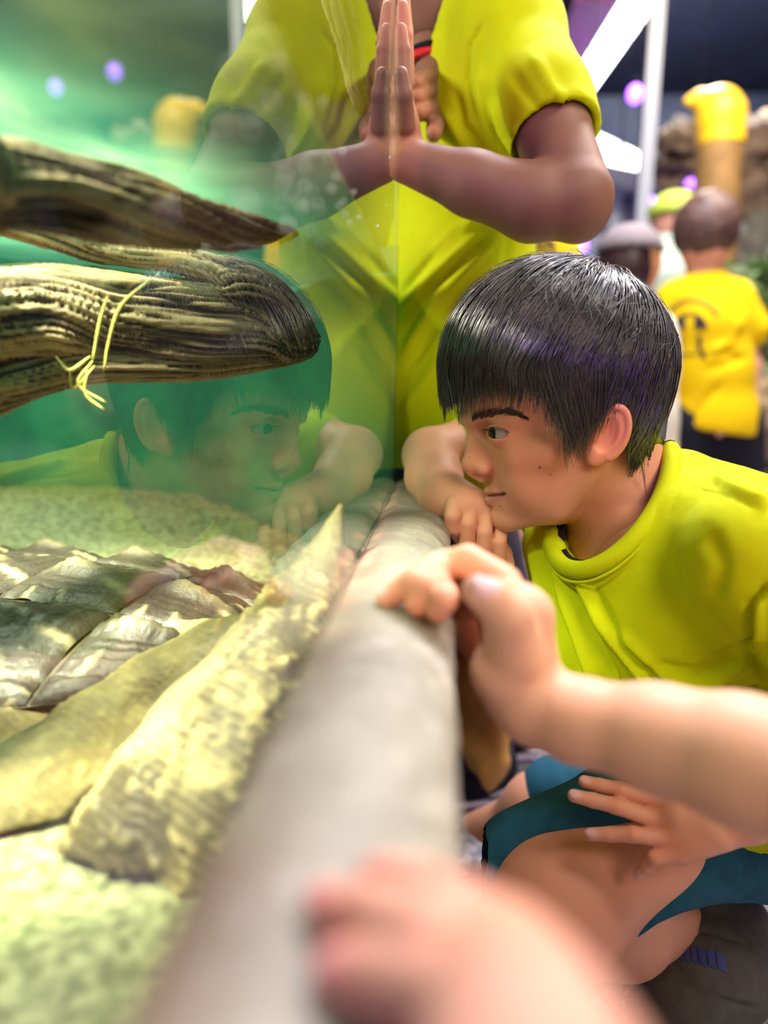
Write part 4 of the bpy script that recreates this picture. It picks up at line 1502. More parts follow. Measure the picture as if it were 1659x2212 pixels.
A.chain([on_ledge(1105, 2140, 0.0115, 0.006), on_ledge(1160, 2330, 0.0140, 0.010), on_ledge(1300, 2800, 0.019, 0.012)], 0.008)
A.chain([on_ledge(1070, 2200, 0.0105, 0.006), on_ledge(1120, 2480, 0.0145, 0.008)], 0.008)
A.chain([on_ledge(1085, 2065, 0.0088, 0.006), on_ledge(1140, 2200, 0.0115, 0.008)], 0.008)
for pts_ in ([(1095, 2040, 0.0082, 0.010), (985, 1965, 0.0068, 0.011), (900, 1920, 0.0060, 0.006), (828, 1898, 0.0050, 0.0025)],
             [(1080, 2110, 0.0086, 0.010), (930, 2030, 0.0072, 0.011), (800, 1975, 0.0063, 0.006), (716, 1958, 0.0054, 0.0025)],
             [(1075, 2210, 0.0084, 0.009), (950, 2150, 0.0072, 0.010), (830, 2110, 0.0063, 0.006), (740, 2098, 0.0054, 0.0025)]):
    ch = [on_ledge(*p) for p in pts_]
    A.chain(ch, 0.0018)
    nail(A, spots, ch[-1], ch[-2], np.array((-0.35, -0.45, 0.82)), ch[-1][3], (0.85, 0.36, 0.42))
    spots.append((ch[-1][:3], 0.008, SKIN_C * (1.0, 0.62, 0.60), 0.9, 0.7))
    spots.append((np.array(ch[0][:3]) + (0, 0, 0.008), 0.010, SKIN_C * (1.0, 0.80, 0.78), 0.9, 0.6))
V, Q = A.mesh()
np_ = [(V, Q, skin_cols(V, SKIN_C * (0.92, 0.80, 0.90), spots, seed=15))]
w1 = on_ledge(1300, 2800, 0.019, 0.012)
A = Field((0.06, -0.30, 0.42), (0.42, w1[1] + 0.04, 0.60), 0.0035)
A.chain([w1, (0.18, -0.06, 0.51, 0.024), (0.36, -0.24, 0.49, 0.032)], 0.012)
V, Q = A.mesh()
np_.append((V, Q, skin_cols(V, SKIN_C * (0.92, 0.80, 0.90), (), seed=15)))
V, Q, c = join_parts(np_)
o = mesh_obj('body', V, Q, M_skin, nh, col=c)
o['label'] = 'hand with three fingers on the ledge'

# ------------------------------------------------------------------ the snapping turtle
turtle = empty('turtle', (-0.28, 0.50, TF))
tag(turtle, 'large snapping turtle with a ridged shell stretching its beak up along the glass', 'turtle')
M_tskin = mat('warty_turtle_skin', rough=0.55, vcol=True, spec=0.4, bump=0.5, bscale=300, bdist=0.002)
M_shell = mat('ridged_shell', rough=0.5, vcol=True, spec=0.5, bump=0.5, bscale=220, bdist=0.002)
A = Field((-0.42, 0.24, TF - 0.01), (-0.0095, 0.66, LZ + 0.045), 0.0024)
# neck and head
A.chain([PX(735, 1096, 0.480, 0.0030), PX(725, 1150, 0.479, 0.0085), PX(706, 1205, 0.476, 0.0140), PX(680, 1262, 0.472, 0.0195)], 0.006)
A.chain([PX(684, 1262, 0.472, 0.0195), PX(655, 1350, 0.462, 0.0300), PX(592, 1450, 0.445, 0.0370)], 0.010)
A.chain([PX(592, 1450, 0.445, 0.0370), PX(478, 1600, 0.410, 0.0430), PX(362, 1735, 0.376, 0.0390), PX(285, 1808, 0.352, 0.0300)], 0.014)
A.chain([PX(362, 1735, 0.376, 0.036), PX(230, 1835, 0.352, 0.022), PX(165, 1858, 0.345, 0.014)], 0.012)
A.cap(at(610, 1450, 0.43), at(510, 1640, 0.395), 0.034, 0.040, 0.016)
# lower jaw and wattles at the throat
A.chain([PX(738, 1180, 0.485, 0.006), PX(722, 1260, 0.478, 0.013), PX(670, 1340, 0.466, 0.020)], 0.004)
A.chain([PX(590, 1560, 0.395, 0.016), PX(545, 1660, 0.372, 0.017), PX(505, 1770, 0.352, 0.016), PX(462, 1858, 0.338, 0.013)], 0.004)
A.chain([PX(560, 1590, 0.375, 0.010), PX(505, 1690, 0.352, 0.011), PX(455, 1800, 0.335, 0.011), PX(415, 1872, 0.326, 0.009)], 0.003)
A.chain([PX(545, 1590, 0.352, 0.0035), PX(490, 1690, 0.333, 0.005), PX(430, 1800, 0.318, 0.006), PX(385, 1880, 0.31, 0.006)], 0.005, 'sub')
for t_ in range(9):
    A.ball(at(690 - 20 * t_, 1300 + 30 * t_ + 8 * (t_ % 2), 0.448 - 0.0075 * t_), 0.008 + 0.003 * (t_ % 3), 0.006)
A.chain([(-0.030, 0.470, LZ - 0.020, 0.018), (-0.042, 0.430, LZ - 0.050, 0.029), (-0.048, 0.380, LZ - 0.075, 0.033), (-0.054, 0.340, LZ - 0.098, 0.028)], 0.012)
# shoulder folds above the crease
A.chain([PX(545, 1352, 0.505, 0.013), PX(470, 1412, 0.495, 0.024), PX(355, 1512, 0.468, 0.035), PX(235, 1620, 0.436, 0.042), PX(110, 1735, 0.402, 0.048), PX(-20, 1800, 0.38, 0.046), PX(-200, 1830, 0.36, 0.04)], 0.010)
A.chain([PX(440, 1372, 0.525, 0.014), PX(390, 1400, 0.52, 0.021), PX(330, 1455, 0.505, 0.024)], 0.005)
A.chain([PX(150, 1560, 0.47, 0.030), PX(60, 1600, 0.455, 0.036), PX(-60, 1640, 0.43, 0.04)], 0.006)
A.chain([PX(100, 1780, 0.39, 0.035), PX(40, 1870, 0.36, 0.026), PX(-60, 1880, 0.35, 0.026)], 0.012)
# far foreleg, body under the shell
A.ell((-0.31, 0.62, TF + 0.020), (0.09, 0.04, 0.016), 0.01)
A.cap(at(330, 1775, 0.352), at(430, 1820, 0.340), 0.026, 0.022, 0.016)
A.cap(at(520, 1590, 0.400), at(425, 1730, 0.362), 0.036, 0.034, 0.016)
# crease between neck and shoulder
A.chain([PX(540, 1365, 0.47, 0.002), PX(460, 1448, 0.45, 0.003), PX(300, 1605, 0.41, 0.004), PX(190, 1742, 0.375, 0.004), PX(115, 1835, 0.35, 0.004)], 0.004, 'sub')
A.half((0, 0, TF + 0.002), (0, 0, -1), 0.004)
V, Q = A.mesh()
V = laplace(V, Q, 1, 0.5)
N = vnormals(V, Q)
ax_n = np.array(at(668, 1262, 0.476) - at(300, 1760, 0.365)); ax_n /= np.linalg.norm(ax_n)
al = (V - at(300, 1760, 0.365)) @ ax_n
rel = V - ax_n * al[:, None]
wr = np.sin(al * 1150 + 3.5 * vnoise(V * 35, 3)) * np.clip(0.25 - np.abs(al - 0.12), 0, 0.1) * 10
warts = np.clip(vnoise(V * 230, 7), 0.1, 1) - 0.1
warts2 = np.clip(vnoise(V * 110, 8), 0.25, 1) - 0.25
disp = 0.0007 * wr + 0.0042 * warts + 0.0052 * warts2 + 0.0016 * fbm(V, 40, 3, 5) + 0.0055 * fbm(V, 22, 2, 15)
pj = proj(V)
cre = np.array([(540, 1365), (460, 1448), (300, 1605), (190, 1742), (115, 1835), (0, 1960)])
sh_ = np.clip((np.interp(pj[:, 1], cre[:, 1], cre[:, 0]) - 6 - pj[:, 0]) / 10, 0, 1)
disp = disp * (1 - 0.72 * sh_)
tipd = np.linalg.norm(V - at(733, 1100, 0.49), axis=1)
disp = disp * np.clip(tipd / 0.06, 0.10, 1)
V = (V + N * disp[:, None]).astype(np.float32)
V[:, 0] = np.minimum(V[:, 0], -0.0098)
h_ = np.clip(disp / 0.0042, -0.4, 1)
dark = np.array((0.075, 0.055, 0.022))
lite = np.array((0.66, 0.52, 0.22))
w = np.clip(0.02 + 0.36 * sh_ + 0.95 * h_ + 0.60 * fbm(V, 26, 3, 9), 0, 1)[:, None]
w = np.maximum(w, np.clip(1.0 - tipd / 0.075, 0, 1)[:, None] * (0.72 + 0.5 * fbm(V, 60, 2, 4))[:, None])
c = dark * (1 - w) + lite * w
o = mesh_obj('body', V, Q, M_tskin, turtle, col=c)
o['label'] = 'warty pale skin of neck, head and shoulder'
# beak plates and eyes
for sgn, e_ in ((1, PX(700, 1225, 0.468, 0.006)), (-1, PX(655, 1215, 0.50, 0.006))):
    F_ = Field(np.array(e_[:3]) - 0.012, np.array(e_[:3]) + 0.012, 0.001)
    F_.ball(e_[:3], 0.0048, 0)
    V, Q = F_.mesh()
    V[:, 0] = np.minimum(V[:, 0], -0.0099)
    mesh_obj('eyeball', V, Q, mat('turtle_eye', (0.03, 0.022, 0.01), 0.15), turtle)
# shell: three keeled rows of scutes over a low dome
SC = np.array((-0.355, 0.615, TF + 0.012))
s_a = np.array((0.985, -0.17, 0.0)); s_a /= np.linalg.norm(s_a)
s_b = np.array((0.17, 0.985, 0.0)); s_b /= np.linalg.norm(s_b)
HLn, HWd, HHt = 0.285, 0.175, 0.070


def shell_pt(u, v, bump):
    """u along the body (-1 tail .. 1 head), v across (-1 near .. 1 far)"""
    wv = v * np.sqrt(np.maximum(1 - 0.75 * u * u, 0.05))
    z = HHt * np.power(np.maximum(1 - np.abs(wv) ** 2.2, 0), 0.62) * np.power(np.maximum(1 - np.abs(u) ** 2.8, 0), 0.5)
    return SC + s_a * (u * HLn)[:, None] + s_b * (wv * HWd)[:, None] + np.array((0, 0, 1.0)) * (z + bump)[:, None]


def shell_patch(u0, u1, v0, v1, peak, seed, n=30, pu=0.45, pv=0.5):
    uu, vv = np.meshgrid(np.linspace(0, 1, n), np.linspace(0, 1, n))
    u_, v_ = uu.ravel(), vv.ravel()
    du = np.where(u_ < pu, (pu - u_) / pu, (u_ - pu) / (1 - pu))
    dv = np.where(v_ < pv, (pv - v_) / pv, (v_ - pv) / (1 - pv))
    cone = 1 - np.maximum(du, dv)
    angl = np.arctan2(v_ - pv, u_ - pu)
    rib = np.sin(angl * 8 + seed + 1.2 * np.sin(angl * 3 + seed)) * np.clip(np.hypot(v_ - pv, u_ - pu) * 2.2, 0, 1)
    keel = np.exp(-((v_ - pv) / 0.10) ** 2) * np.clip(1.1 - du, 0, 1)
    edge = np.minimum(np.minimum(u_, 1 - u_), np.minimum(v_, 1 - v_))
    rec = -0.0035 * np.clip(1 - edge / 0.05, 0, 1)
    rings = 0.0010 * np.sin(cone * 34)
    P0 = shell_pt(u0 + (u1 - u0) * u_, v0 + (v1 - v0) * v_, 0 * u_)
    bump = 0.75 * peak * cone ** 0.8 + 0.9 * peak * keel + 0.0026 * np.clip(rib, 0.2, 1) + rings + rec + 0.0014 * fbm(P0, 45, 3, seed)
    V_ = shell_pt(u0 + (u1 - u0) * u_, v0 + (v1 - v0) * v_, bump)
    ii_ = np.arange(n * n).reshape(n, n)
    Q_ = np.stack([ii_[:-1, :-1], ii_[:-1, 1:], ii_[1:, 1:], ii_[1:, :-1]], -1).reshape(-1, 4)
    w_ = np.clip(-0.12 + 0.32 * keel + 0.95 * np.clip(rib - 0.76, 0, 1) * 2.5 + 0.20 * fbm(P0, 26, 3, seed + 3), 0, 1)[:, None]  # pale keels and ribs paint in caustic light lines on the shell
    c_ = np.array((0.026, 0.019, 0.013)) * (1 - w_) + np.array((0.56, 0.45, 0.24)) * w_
    return V_, Q_, c_


uu, vv = np.meshgrid(np.linspace(-0.995, 0.995, 60), np.linspace(-0.999, 0.999, 48))
V = shell_pt(uu.ravel(), vv.ravel(), 0 * uu.ravel() - 0.004)
ii = np.arange(48 * 60).reshape(48, 60)
Q = np.stack([ii[:-1, :-1], ii[:-1, 1:], ii[1:, 1:], ii[1:, :-1]], -1).reshape(-1, 4)
shell = mesh_obj('shell', V, Q, M_shell, turtle, col=np.tile((0.07, 0.055, 0.03), (len(V), 1)))
ub = np.linspace(-0.97, 0.95, 6)
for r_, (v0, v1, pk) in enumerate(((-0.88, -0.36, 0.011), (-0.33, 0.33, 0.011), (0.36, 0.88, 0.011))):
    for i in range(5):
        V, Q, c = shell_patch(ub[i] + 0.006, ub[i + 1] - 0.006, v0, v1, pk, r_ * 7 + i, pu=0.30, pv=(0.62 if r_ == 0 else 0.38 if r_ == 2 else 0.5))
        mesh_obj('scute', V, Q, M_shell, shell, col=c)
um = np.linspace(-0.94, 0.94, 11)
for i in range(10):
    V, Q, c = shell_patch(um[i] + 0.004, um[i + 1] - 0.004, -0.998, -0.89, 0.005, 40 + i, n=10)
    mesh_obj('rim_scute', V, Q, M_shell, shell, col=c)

# ------------------------------------------------------------------ driftwood
M_wood = mat('weathered_wood', rough=0.75, vcol=True, spec=0.25, bump=0.3, bscale=200, bdist=0.002)


def wood(name, pts, parent, seed, h=0.0018, gr=1.0, pale=0.5):
    """a weathered limb along (x, y, z, r) points, furrowed along its length"""
    P_ = smooth_path(pts, 40)
    lo = (P_[:, :3] - P_[:, 3:]).min(0) - 0.012
    hi = (P_[:, :3] + P_[:, 3:]).max(0) + 0.012
    A_ = Field(lo, hi, h)
    A_.chain([tuple(p) for p in P_], 0.006)
    V_, Q_ = A_.mesh()
    k_ = np.zeros(len(V_), int)
    best = np.full(len(V_), 1e9)
    for i_ in range(len(P_)):
        d2 = ((V_ - P_[i_, :3]) ** 2).sum(1)
        m_ = d2 < best
        best[m_] = d2[m_]
        k_[m_] = i_
    tg = np.gradient(P_[:, :3], axis=0)
    tg /= np.linalg.norm(tg, axis=1)[:, None]
    seg = np.concatenate([[0], np.cumsum(np.linalg.norm(np.diff(P_[:, :3], axis=0), axis=1))])
    s_ = seg[k_] + ((V_ - P_[k_, :3]) * tg[k_]).sum(1)
    rr = V_ - P_[k_, :3]
    up_ = np.array((0, 0, 1.0)) - tg[k_] * tg[k_][:, 2:3]
    up_ /= np.linalg.norm(up_, axis=1)[:, None]
    sd_ = np.cross(tg[k_], up_)
    R_ = np.maximum(P_[k_, 3], 0.006)
    ca_, cs_ = (rr * up_).sum(1) / R_, (rr * sd_).sum(1) / R_
    ang = np.arctan2(cs_, ca_) + 0.5 * vnoise(np.stack([s_ * 14, 0 * s_, 0 * s_], 1), seed)
    ka = R_ / 0.033 * 5.0 + 1.5
    wv = 0.9 * vnoise(np.stack([s_ * 9, ang * 1.2, 0 * s_], 1), seed + 11)
    g1 = vnoise(np.stack([ang * ka + wv, s_ * 9, 0 * s_], 1), seed + 1)
    g2 = vnoise(np.stack([ang * ka * 2.6 + 2 * wv, s_ * 20, 0 * s_ + 3], 1), seed + 2)
    g3 = vnoise(np.stack([ang * ka * 5.5 + 3 * wv, s_ * 45, 0 * s_ + 7], 1), seed + 3)
    cr = np.exp(-(vnoise(np.stack([ang * ka * 1.7 + 2 * wv, s_ * 11, 0 * s_ + 5], 1), seed + 5) / 0.13) ** 2)
    N_ = vnormals(V_, Q_)
    low = fbm(V_, 14, 3, seed + 9)
    V_ = V_ + N_ * ((0.0022 * g1 + 0.0016 * g2 + 0.0008 * g3 - 0.0042 * cr + 0.006 * low) * gr)[:, None]
    w_ = np.clip(pale + 0.30 * g1 + 0.38 * g2 + 0.34 * g3 - 0.75 * cr + 0.35 * low, 0, 1)[:, None]
    c_ = np.array((0.022, 0.014, 0.010)) * (1 - w_) + np.array((0.56, 0.40, 0.24)) * w_
    return mesh_obj(name, V_.astype(np.float32), Q_, M_wood, parent, col=c_)


dw = empty('driftwood', tuple(at(0, 690, 0.5)[:2]) + (TF,))
tag(dw, 'furrowed brown driftwood log with a forked pale branch under water', 'driftwood')
e0 = (-0.72, 0.02, TF + 0.06, 0.045)
wood('root', [e0, PX(-330, 700, 0.40, 0.032), PX(-190, 695, 0.445, 0.022)], dw, 63, h=0.006)
wood('trunk', [PX(-210, 696, 0.437, 0.028), PX(0, 688, 0.500, 0.0320), PX(200, 686, 0.555, 0.0330), PX(400, 700, 0.605, 0.0345), PX(560, 715, 0.645, 0.0320), PX(650, 732, 0.662, 0.0180)], dw, 3, pale=0.42)
wood('knot', [PX(470, 585, 0.605, 0.008), PX(520, 625, 0.615, 0.020), PX(580, 670, 0.630, 0.022), PX(640, 725, 0.650, 0.014)], dw, 13, pale=0.40)
wood('branch', [PX(500, 600, 0.610, 0.010), PX(400, 565, 0.590, 0.0090), PX(230, 545, 0.560, 0.0075), PX(110, 505, 0.53, 0.0085), PX(-20, 465, 0.50, 0.010), PX(-200, 430, 0.45, 0.012)], dw, 23, pale=0.80, gr=0.5)
wood('branch', [PX(640, 770, 0.655, 0.006), PX(420, 790, 0.60, 0.011), PX(200, 790, 0.54, 0.0125), PX(80, 815, 0.505, 0.0125), PX(-40, 860, 0.47, 0.013), PX(-200, 930, 0.43, 0.015)], dw, 33, pale=0.62, gr=0.5)
dw2 = empty('driftwood', tuple(at(0, 390, 0.37)[:2]) + (TF,))
tag(dw2, 'dark tapering driftwood plank slanting just below the water surface', 'driftwood')
wood('root', [(-0.9, -0.2, TF + 0.05, 0.04), PX(-500, 420, 0.30, 0.030), PX(-330, 410, 0.315, 0.010)], dw2, 73, h=0.006)
wood('plank', [PX(-250, 406, 0.325, 0.019), PX(0, 398, 0.365, 0.0195), PX(160, 425, 0.405, 0.0200), PX(330, 460, 0.448, 0.0170), PX(500, 497, 0.495, 0.0100), PX(640, 505, 0.535, 0.0035)], dw2, 43, pale=0.34)
dw3 = empty('driftwood', tuple(at(760, 100, 0.66)[:2]) + (WZ,))
tag(dw3, 'thin grey wood stick hanging above the water beside the raised hands', 'driftwood')
wood('stick', [PX(560, -520, 0.62, 0.012), PX(690, -120, 0.63, 0.010), PX(738, 30, 0.64, 0.0095), PX(764, 130, 0.65, 0.0080), PX(778, 200, 0.655, 0.0060), PX(782, 235, 0.66, 0.003)], dw3, 53, pale=0.62, gr=0.5)

# yellowed weed caught on the trunk
weed = empty('water_weed', at(230, 700, 0.50))
tag(weed, 'wispy yellow water weed hanging over the driftwood', 'plant')
M_weed = mat('yellow_weed', (0.34, 0.30, 0.06), 0.6, var=0.4, vscale=60)
for i, pl in enumerate(([(330, 600), (262, 660), (235, 740), (225, 800)], [(232, 640), (215, 700), (200, 780)], [(200, 780), (170, 830), (230, 870)], [(195, 770), (150, 800), (120, 770)],
                        [(190, 800), (185, 850), (225, 885)], [(205, 790), (160, 840), (150, 800)])):
    P_ = smooth_path([tuple(at(x, y, 0.495)) for x, y in pl], 12)
    V, Q, T = tube(P_, 0.0011 * np.sin(np.linspace(0.25, 2.9, len(P_))) + 0.0003, 6)
    mesh_obj('blade', V, Q, M_weed, weed, T=T)

# droplets on the dry and wet inside of the pane
dr = np.random.default_rng(3)
Vs, Qs, nn_ = [], [], 0
for i in range(46):
    if i < 30:
        px, py = dr.normal(690, 75), dr.normal(455, 45)
    else:
        px, py = dr.uniform(480, 720), dr.uniform(90, 420)
    d = at(px, py, 1.0) - CAM
    p = CAM + d * ((0.0004 - CAM[0]) / d[0])
    if p[1] > YE - 0.01 or p[1] < 0.1:
        continue
    r0 = dr.uniform(0.0006, 0.0014)
    n1, n2 = 4, 8
    vv_ = []
    for a in range(n1 + 1):
        for b in range(n2):
            t_, f_ = math.pi / 2 * a / n1, 2 * math.pi * b / n2
            vv_.append((p[0] + 0.5 * r0 * math.cos(t_), p[1] + 2.0 * r0 * math.sin(t_) * math.cos(f_), p[2] + r0 * math.sin(t_) * math.sin(f_)))
    Vs += vv_
    for a in range(n1):
        for b in range(n2):
            b2 = (b + 1) % n2
            Qs.append((nn_ + a * n2 + b, nn_ + (a + 1) * n2 + b, nn_ + (a + 1) * n2 + b2, nn_ + a * n2 + b2))
    nn_ += len(vv_)
o = mesh_obj('water_droplets', Vs, np.array(Qs), mat('white_droplet', (0.85, 0.88, 0.85), 0.3), tank)
o['kind'] = 'stuff'

# ------------------------------------------------------------------ children and grown-ups further back
SKIN_D = np.array((0.70, 0.33, 0.24))


def far_person(root, Y, head, hr_, neck, torso, legs, skin, fl, h=0.011, arms=()):
    """simple whole figure: head centre px, torso chain px, leg x px; stands on the floor"""
    A_ = Field(fl[0], fl[1], h)
    A_.ell(at(*head, Y), (hr_ * 0.86, hr_ * 0.95, hr_ * 1.1), 0)
    A_.cap(at(*head, Y) + (0, 0, -hr_ * 0.8), at(*neck, Y), hr_ * 0.52, hr_ * 0.55, 0.02)
    A_.chain([PX(p[0], p[1], Y, p[2]) for p in torso], 0.04)
    for lx in legs:
        t_ = at(lx, torso[-1][1] + 30, Y)
        A_.chain([(t_[0], Y, t_[2], 0.07), (t_[0], Y, 0.30, 0.052), (t_[0], Y, 0.05, 0.036)], 0.02)
        A_.cap((t_[0], Y, 0.03), (t_[0], Y - 0.09, 0.025), 0.03, 0.025, 0.02)
    for a_ in arms:
        A_.chain([PX(*p) for p in a_], 0.02)
    V_, Q_ = A_.mesh()
    mesh_obj('body', V_, Q_, M_skin, root, col=skin_cols(V_, skin, (), seed=2))


def cloth(name, root, lo, hi, chains, cuts, m, h=0.009, k=0.03, lines=(), parent=None):
    S_ = Field(lo, hi, h)
    for ch in chains:
        S_.chain(ch, k)
    for p, n in cuts:
        S_.half(p, n, 0.002)
    V_, Q_ = S_.mesh()
    V_ = laplace(V_, Q_, 2, 0.5)
    if lines:
        V_ = folds(V_, Q_, lines)
    return mesh_obj(name, V_, Q_, m, root)


KY = 2.6
bk = empty('person', tuple(at(1530, 900, KY)[:2]) + (0,))
tag(bk, 'child seen from behind in a yellow T-shirt with a black emblem', 'person')
B0 = at(1525, 800, KY)
far_person(bk, KY, (1524, 500), 0.108, (1522, 610), [(1522, 690, 0.105), (1535, 800, 0.12), (1540, 900, 0.12)], (1475, 1590), SKIN_D,
           (B0 + (-0.30, -0.22, 0), B0 + (0.36, 0.22, 0.8)) if False else ((B0[0] - 0.30, KY - 0.22, -0.01), (B0[0] + 0.36, KY + 0.22, 1.38)), h=0.010,
           arms=([(1610, 690, KY, 0.038), (1622, 790, KY, 0.034), (1612, 880, KY - 0.05, 0.026)], [(1425, 680, KY, 0.038), (1400, 800, KY, 0.034), (1405, 900, KY - 0.08, 0.026)]))
A = Field((B0[0] - 0.2, KY - 0.17, 1.02), (B0[0] + 0.2, KY + 0.17, 1.40), 0.008)
A.ell(at(1524, 492, KY), (0.106, 0.118, 0.118), 0)
A.half(at(1524, 545, KY), (0, 0.45, -1))
V, Q = A.mesh()
N = vnormals(V, Q)
V = (V + N * (0.006 * fbm(V, 30, 3, 3))[:, None]).astype(np.float32)
mesh_obj('hair', V, Q, mat('brown_hair', (0.10, 0.05, 0.038), 0.55, spec=0.4, var=0.3, vscale=30), bk)
ts = cloth('t_shirt', bk, (B0[0] - 0.36, KY - 0.26, 0.40), (B0[0] + 0.40, KY + 0.26, 1.10),
           [[PX(1522, 620, KY, 0.075), PX(1524, 700, KY, 0.135), PX(1530, 800, KY, 0.140), PX(1534, 905, KY, 0.148), PX(1536, 960, KY, 0.15)],
            [PX(1468, 650, KY, 0.070), PX(1575, 648, KY, 0.070)],
            [PX(1585, 650, KY, 0.066), PX(1622, 712, KY, 0.064)], [PX(1458, 652, KY, 0.066), PX(1418, 715, KY, 0.064)]],
           [(at(1530, 930, KY), (-0.13, 0, -1))], M_gold, lines=[([(1600, 700), (1570, 760), (1600, 780)], 12, -0.008), ([(1520, 800), (1560, 790), (1615, 770)], 9, -0.008),
                                                                ([(1490, 910), (1520, 870), (1560, 830)], 10, -0.008), ([(1530, 760), (1580, 740), (1600, 690)], 10, 0.012)])
cloth('shorts', bk, (B0[0] - 0.3, KY - 0.22, 0.2), (B0[0] + 0.34, KY + 0.22, 0.62),
      [[PX(1482, 920, KY, 0.125), PX(1475, 1030, KY, 0.10)], [PX(1570, 920, KY, 0.12), PX(1588, 1030, KY, 0.10)]], [(at(1530, 1012, KY), (0, 0, -1))], M_black, k=0.01)
bvt = bvh_of(np.array([v.co for v in ts.data.vertices]) + np.array(ts.location) + np.array(bk.location), [p.vertices[:] for p in ts.data.polygons])
M_ink = mat('black_print', (0.02, 0.012, 0.012), 0.8)


def ink(quad, n=3):
    r_ = decal(bvt, quad, 0.004, n)
    if r_:
        mesh_obj('print', r_[0], r_[1], M_ink, ts)


for i in range(13):                                        # curved line of lettering, too blurred to read
    a = -0.95 + i * 0.158
    x, y = 1498 + 62 * math.sin(a), 712 - 62 * math.cos(a)
    ink([(x - 3.4, y - 5 + 3 * a), (x + 3.0, y - 5 + 4 * a), (x + 3.0, y + 4 + 4 * a), (x - 3.4, y + 4 + 3 * a)], 1)
for s_ in (-1, 1):                                         # dome halves
    for k in range(5):
        x0, x1 = 1491 + s_ * (9 + k * 5.6), 1491 + s_ * (9 + (k + 1) * 5.6)
        y0, y1 = 712 - 36 * math.sqrt(max(0, 1 - ((x0 - 1491) / 38) ** 2)), 712 - 36 * math.sqrt(max(0, 1 - ((x1 - 1491) / 38) ** 2))
        q_ = [(x0, y0), (x1, y1), (x1, 710), (x0, 710)]
        ink(q_ if s_ > 0 else [q_[1], q_[0], q_[3], q_[2]], 2)
ink([(1482, 676), (1500, 676), (1500, 681), (1482, 681)], 2)
for q_ in ([(1465, 726), (1474, 726), (1474, 760), (1465, 760)], [(1506, 724), (1516, 724), (1516, 758), (1506, 758)], [(1454, 762), (1478, 762), (1472, 782), (1458, 782)],
           [(1512, 758), (1526, 758), (1524, 774), (1514, 774)], [(1480, 764), (1506, 764), (1506, 768), (1480, 768)]):
    ink(q_, 2)

CYY = 2.2
cp = empty('person', tuple(at(1360, 800, CYY)[:2]) + (0,))
tag(cp, 'person with long dark hair under a grey peaked cap', 'person')
C0 = at(1362, 700, CYY)
far_person(cp, CYY, (1368, 568), 0.088, (1362, 660), [(1370, 735, 0.070), (1370, 850, 0.085), (1370, 960, 0.09)], (1335, 1405), np.array((0.62, 0.27, 0.12)),
           ((C0[0] - 0.26, CYY - 0.22, -0.01), (C0[0] + 0.28, CYY + 0.22, 1.16)),
           arms=([(1292, 780, CYY, 0.036), (1280, 880, CYY, 0.032), (1284, 990, CYY - 0.06, 0.026)], [(1424, 780, CYY, 0.034), (1430, 880, CYY, 0.030), (1424, 990, CYY - 0.06, 0.026)]))
A = Field((C0[0] - 0.2, CYY - 0.2, 0.75), (C0[0] + 0.2, CYY + 0.2, 1.2), 0.008)
A.ell(at(1350, 575, CYY), (0.082, 0.10, 0.105), 0)
A.cap(at(1345, 590, CYY), at(1340, 680, CYY), 0.07, 0.05, 0.02)
V, Q = A.mesh()
mesh_obj('hair', V, Q, mat('dark_plum_hair', (0.035, 0.012, 0.016), 0.45), cp)
A = Field((C0[0] - 0.2, CYY - 0.2, 0.9), (C0[0] + 0.22, CYY + 0.2, 1.25), 0.006)
A.ell(at(1358, 545, CYY), (0.092, 0.105, 0.078), 0)
A.half(at(1358, 545, CYY), (0, 0, -1))
A.ell(at(1395, 541, CYY), (0.055, 0.06, 0.008), 0.006)
V, Q = A.mesh()
mesh_obj('cap', V, Q, mat('grey_cap', (0.20, 0.16, 0.17), 0.8), cp)
cloth('shirt', cp, (C0[0] - 0.3, CYY - 0.24, 0.3), (C0[0] + 0.3, CYY + 0.24, 1.0), [[PX(1368, 690, CYY, 0.08), PX(1372, 760, CYY, 0.115), PX(1370, 900, CYY, 0.118), PX(1370, 1000, CYY, 0.125)], [PX(1312, 715, CYY, 0.055), PX(1412, 715, CYY, 0.055)],
      [PX(1308, 718, CYY, 0.055), PX(1286, 810, CYY, 0.05)], [PX(1416, 718, CYY, 0.050), PX(1428, 810, CYY, 0.046)]], [(at(1370, 1010, CYY), (0, 0, -1))],
      mat('cream_shirt', (0.72, 0.66, 0.52), 0.85))

GY = 3.1
gp = empty('person', tuple(at(1445, 800, GY)[:2]) + (0,))
tag(gp, 'person in a pale mint shirt and lime cap half hidden behind the emblem child', 'person')
G0 = at(1445, 700, GY)
far_person(gp, GY, (1455, 480), 0.095, (1450, 530), [(1448, 600, 0.12), (1448, 720, 0.13), (1448, 820, 0.13)], (1415, 1480), SKIN_D,
           ((G0[0] - 0.3, GY - 0.24, -0.01), (G0[0] + 0.3, GY + 0.24, 1.50)))
cloth('shirt', gp, (G0[0] - 0.36, GY - 0.26, 0.5), (G0[0] + 0.36, GY + 0.26, 1.3), [[PX(1446, 540, GY, 0.09), PX(1446, 600, GY, 0.15), PX(1446, 800, GY, 0.15)], [PX(1420, 560, GY, 0.07), PX(1405, 640, GY, 0.06)],
      [PX(1472, 560, GY, 0.07), PX(1490, 650, GY, 0.06)]], [], mat('mint_shirt', (0.55, 0.66, 0.54), 0.85, col2=(0.36, 0.48, 0.38), vscale=14))
A = Field((G0[0] - 0.2, GY - 0.2, 1.2), (G0[0] + 0.25, GY + 0.2, 1.55), 0.008)
A.ell(at(1455, 462, GY), (0.10, 0.11, 0.085), 0)
A.half(at(1455, 466, GY), (0, 0, -1))
A.ell(at(1440, 464, GY), (0.07, 0.07, 0.009), 0.006)
V, Q = A.mesh()
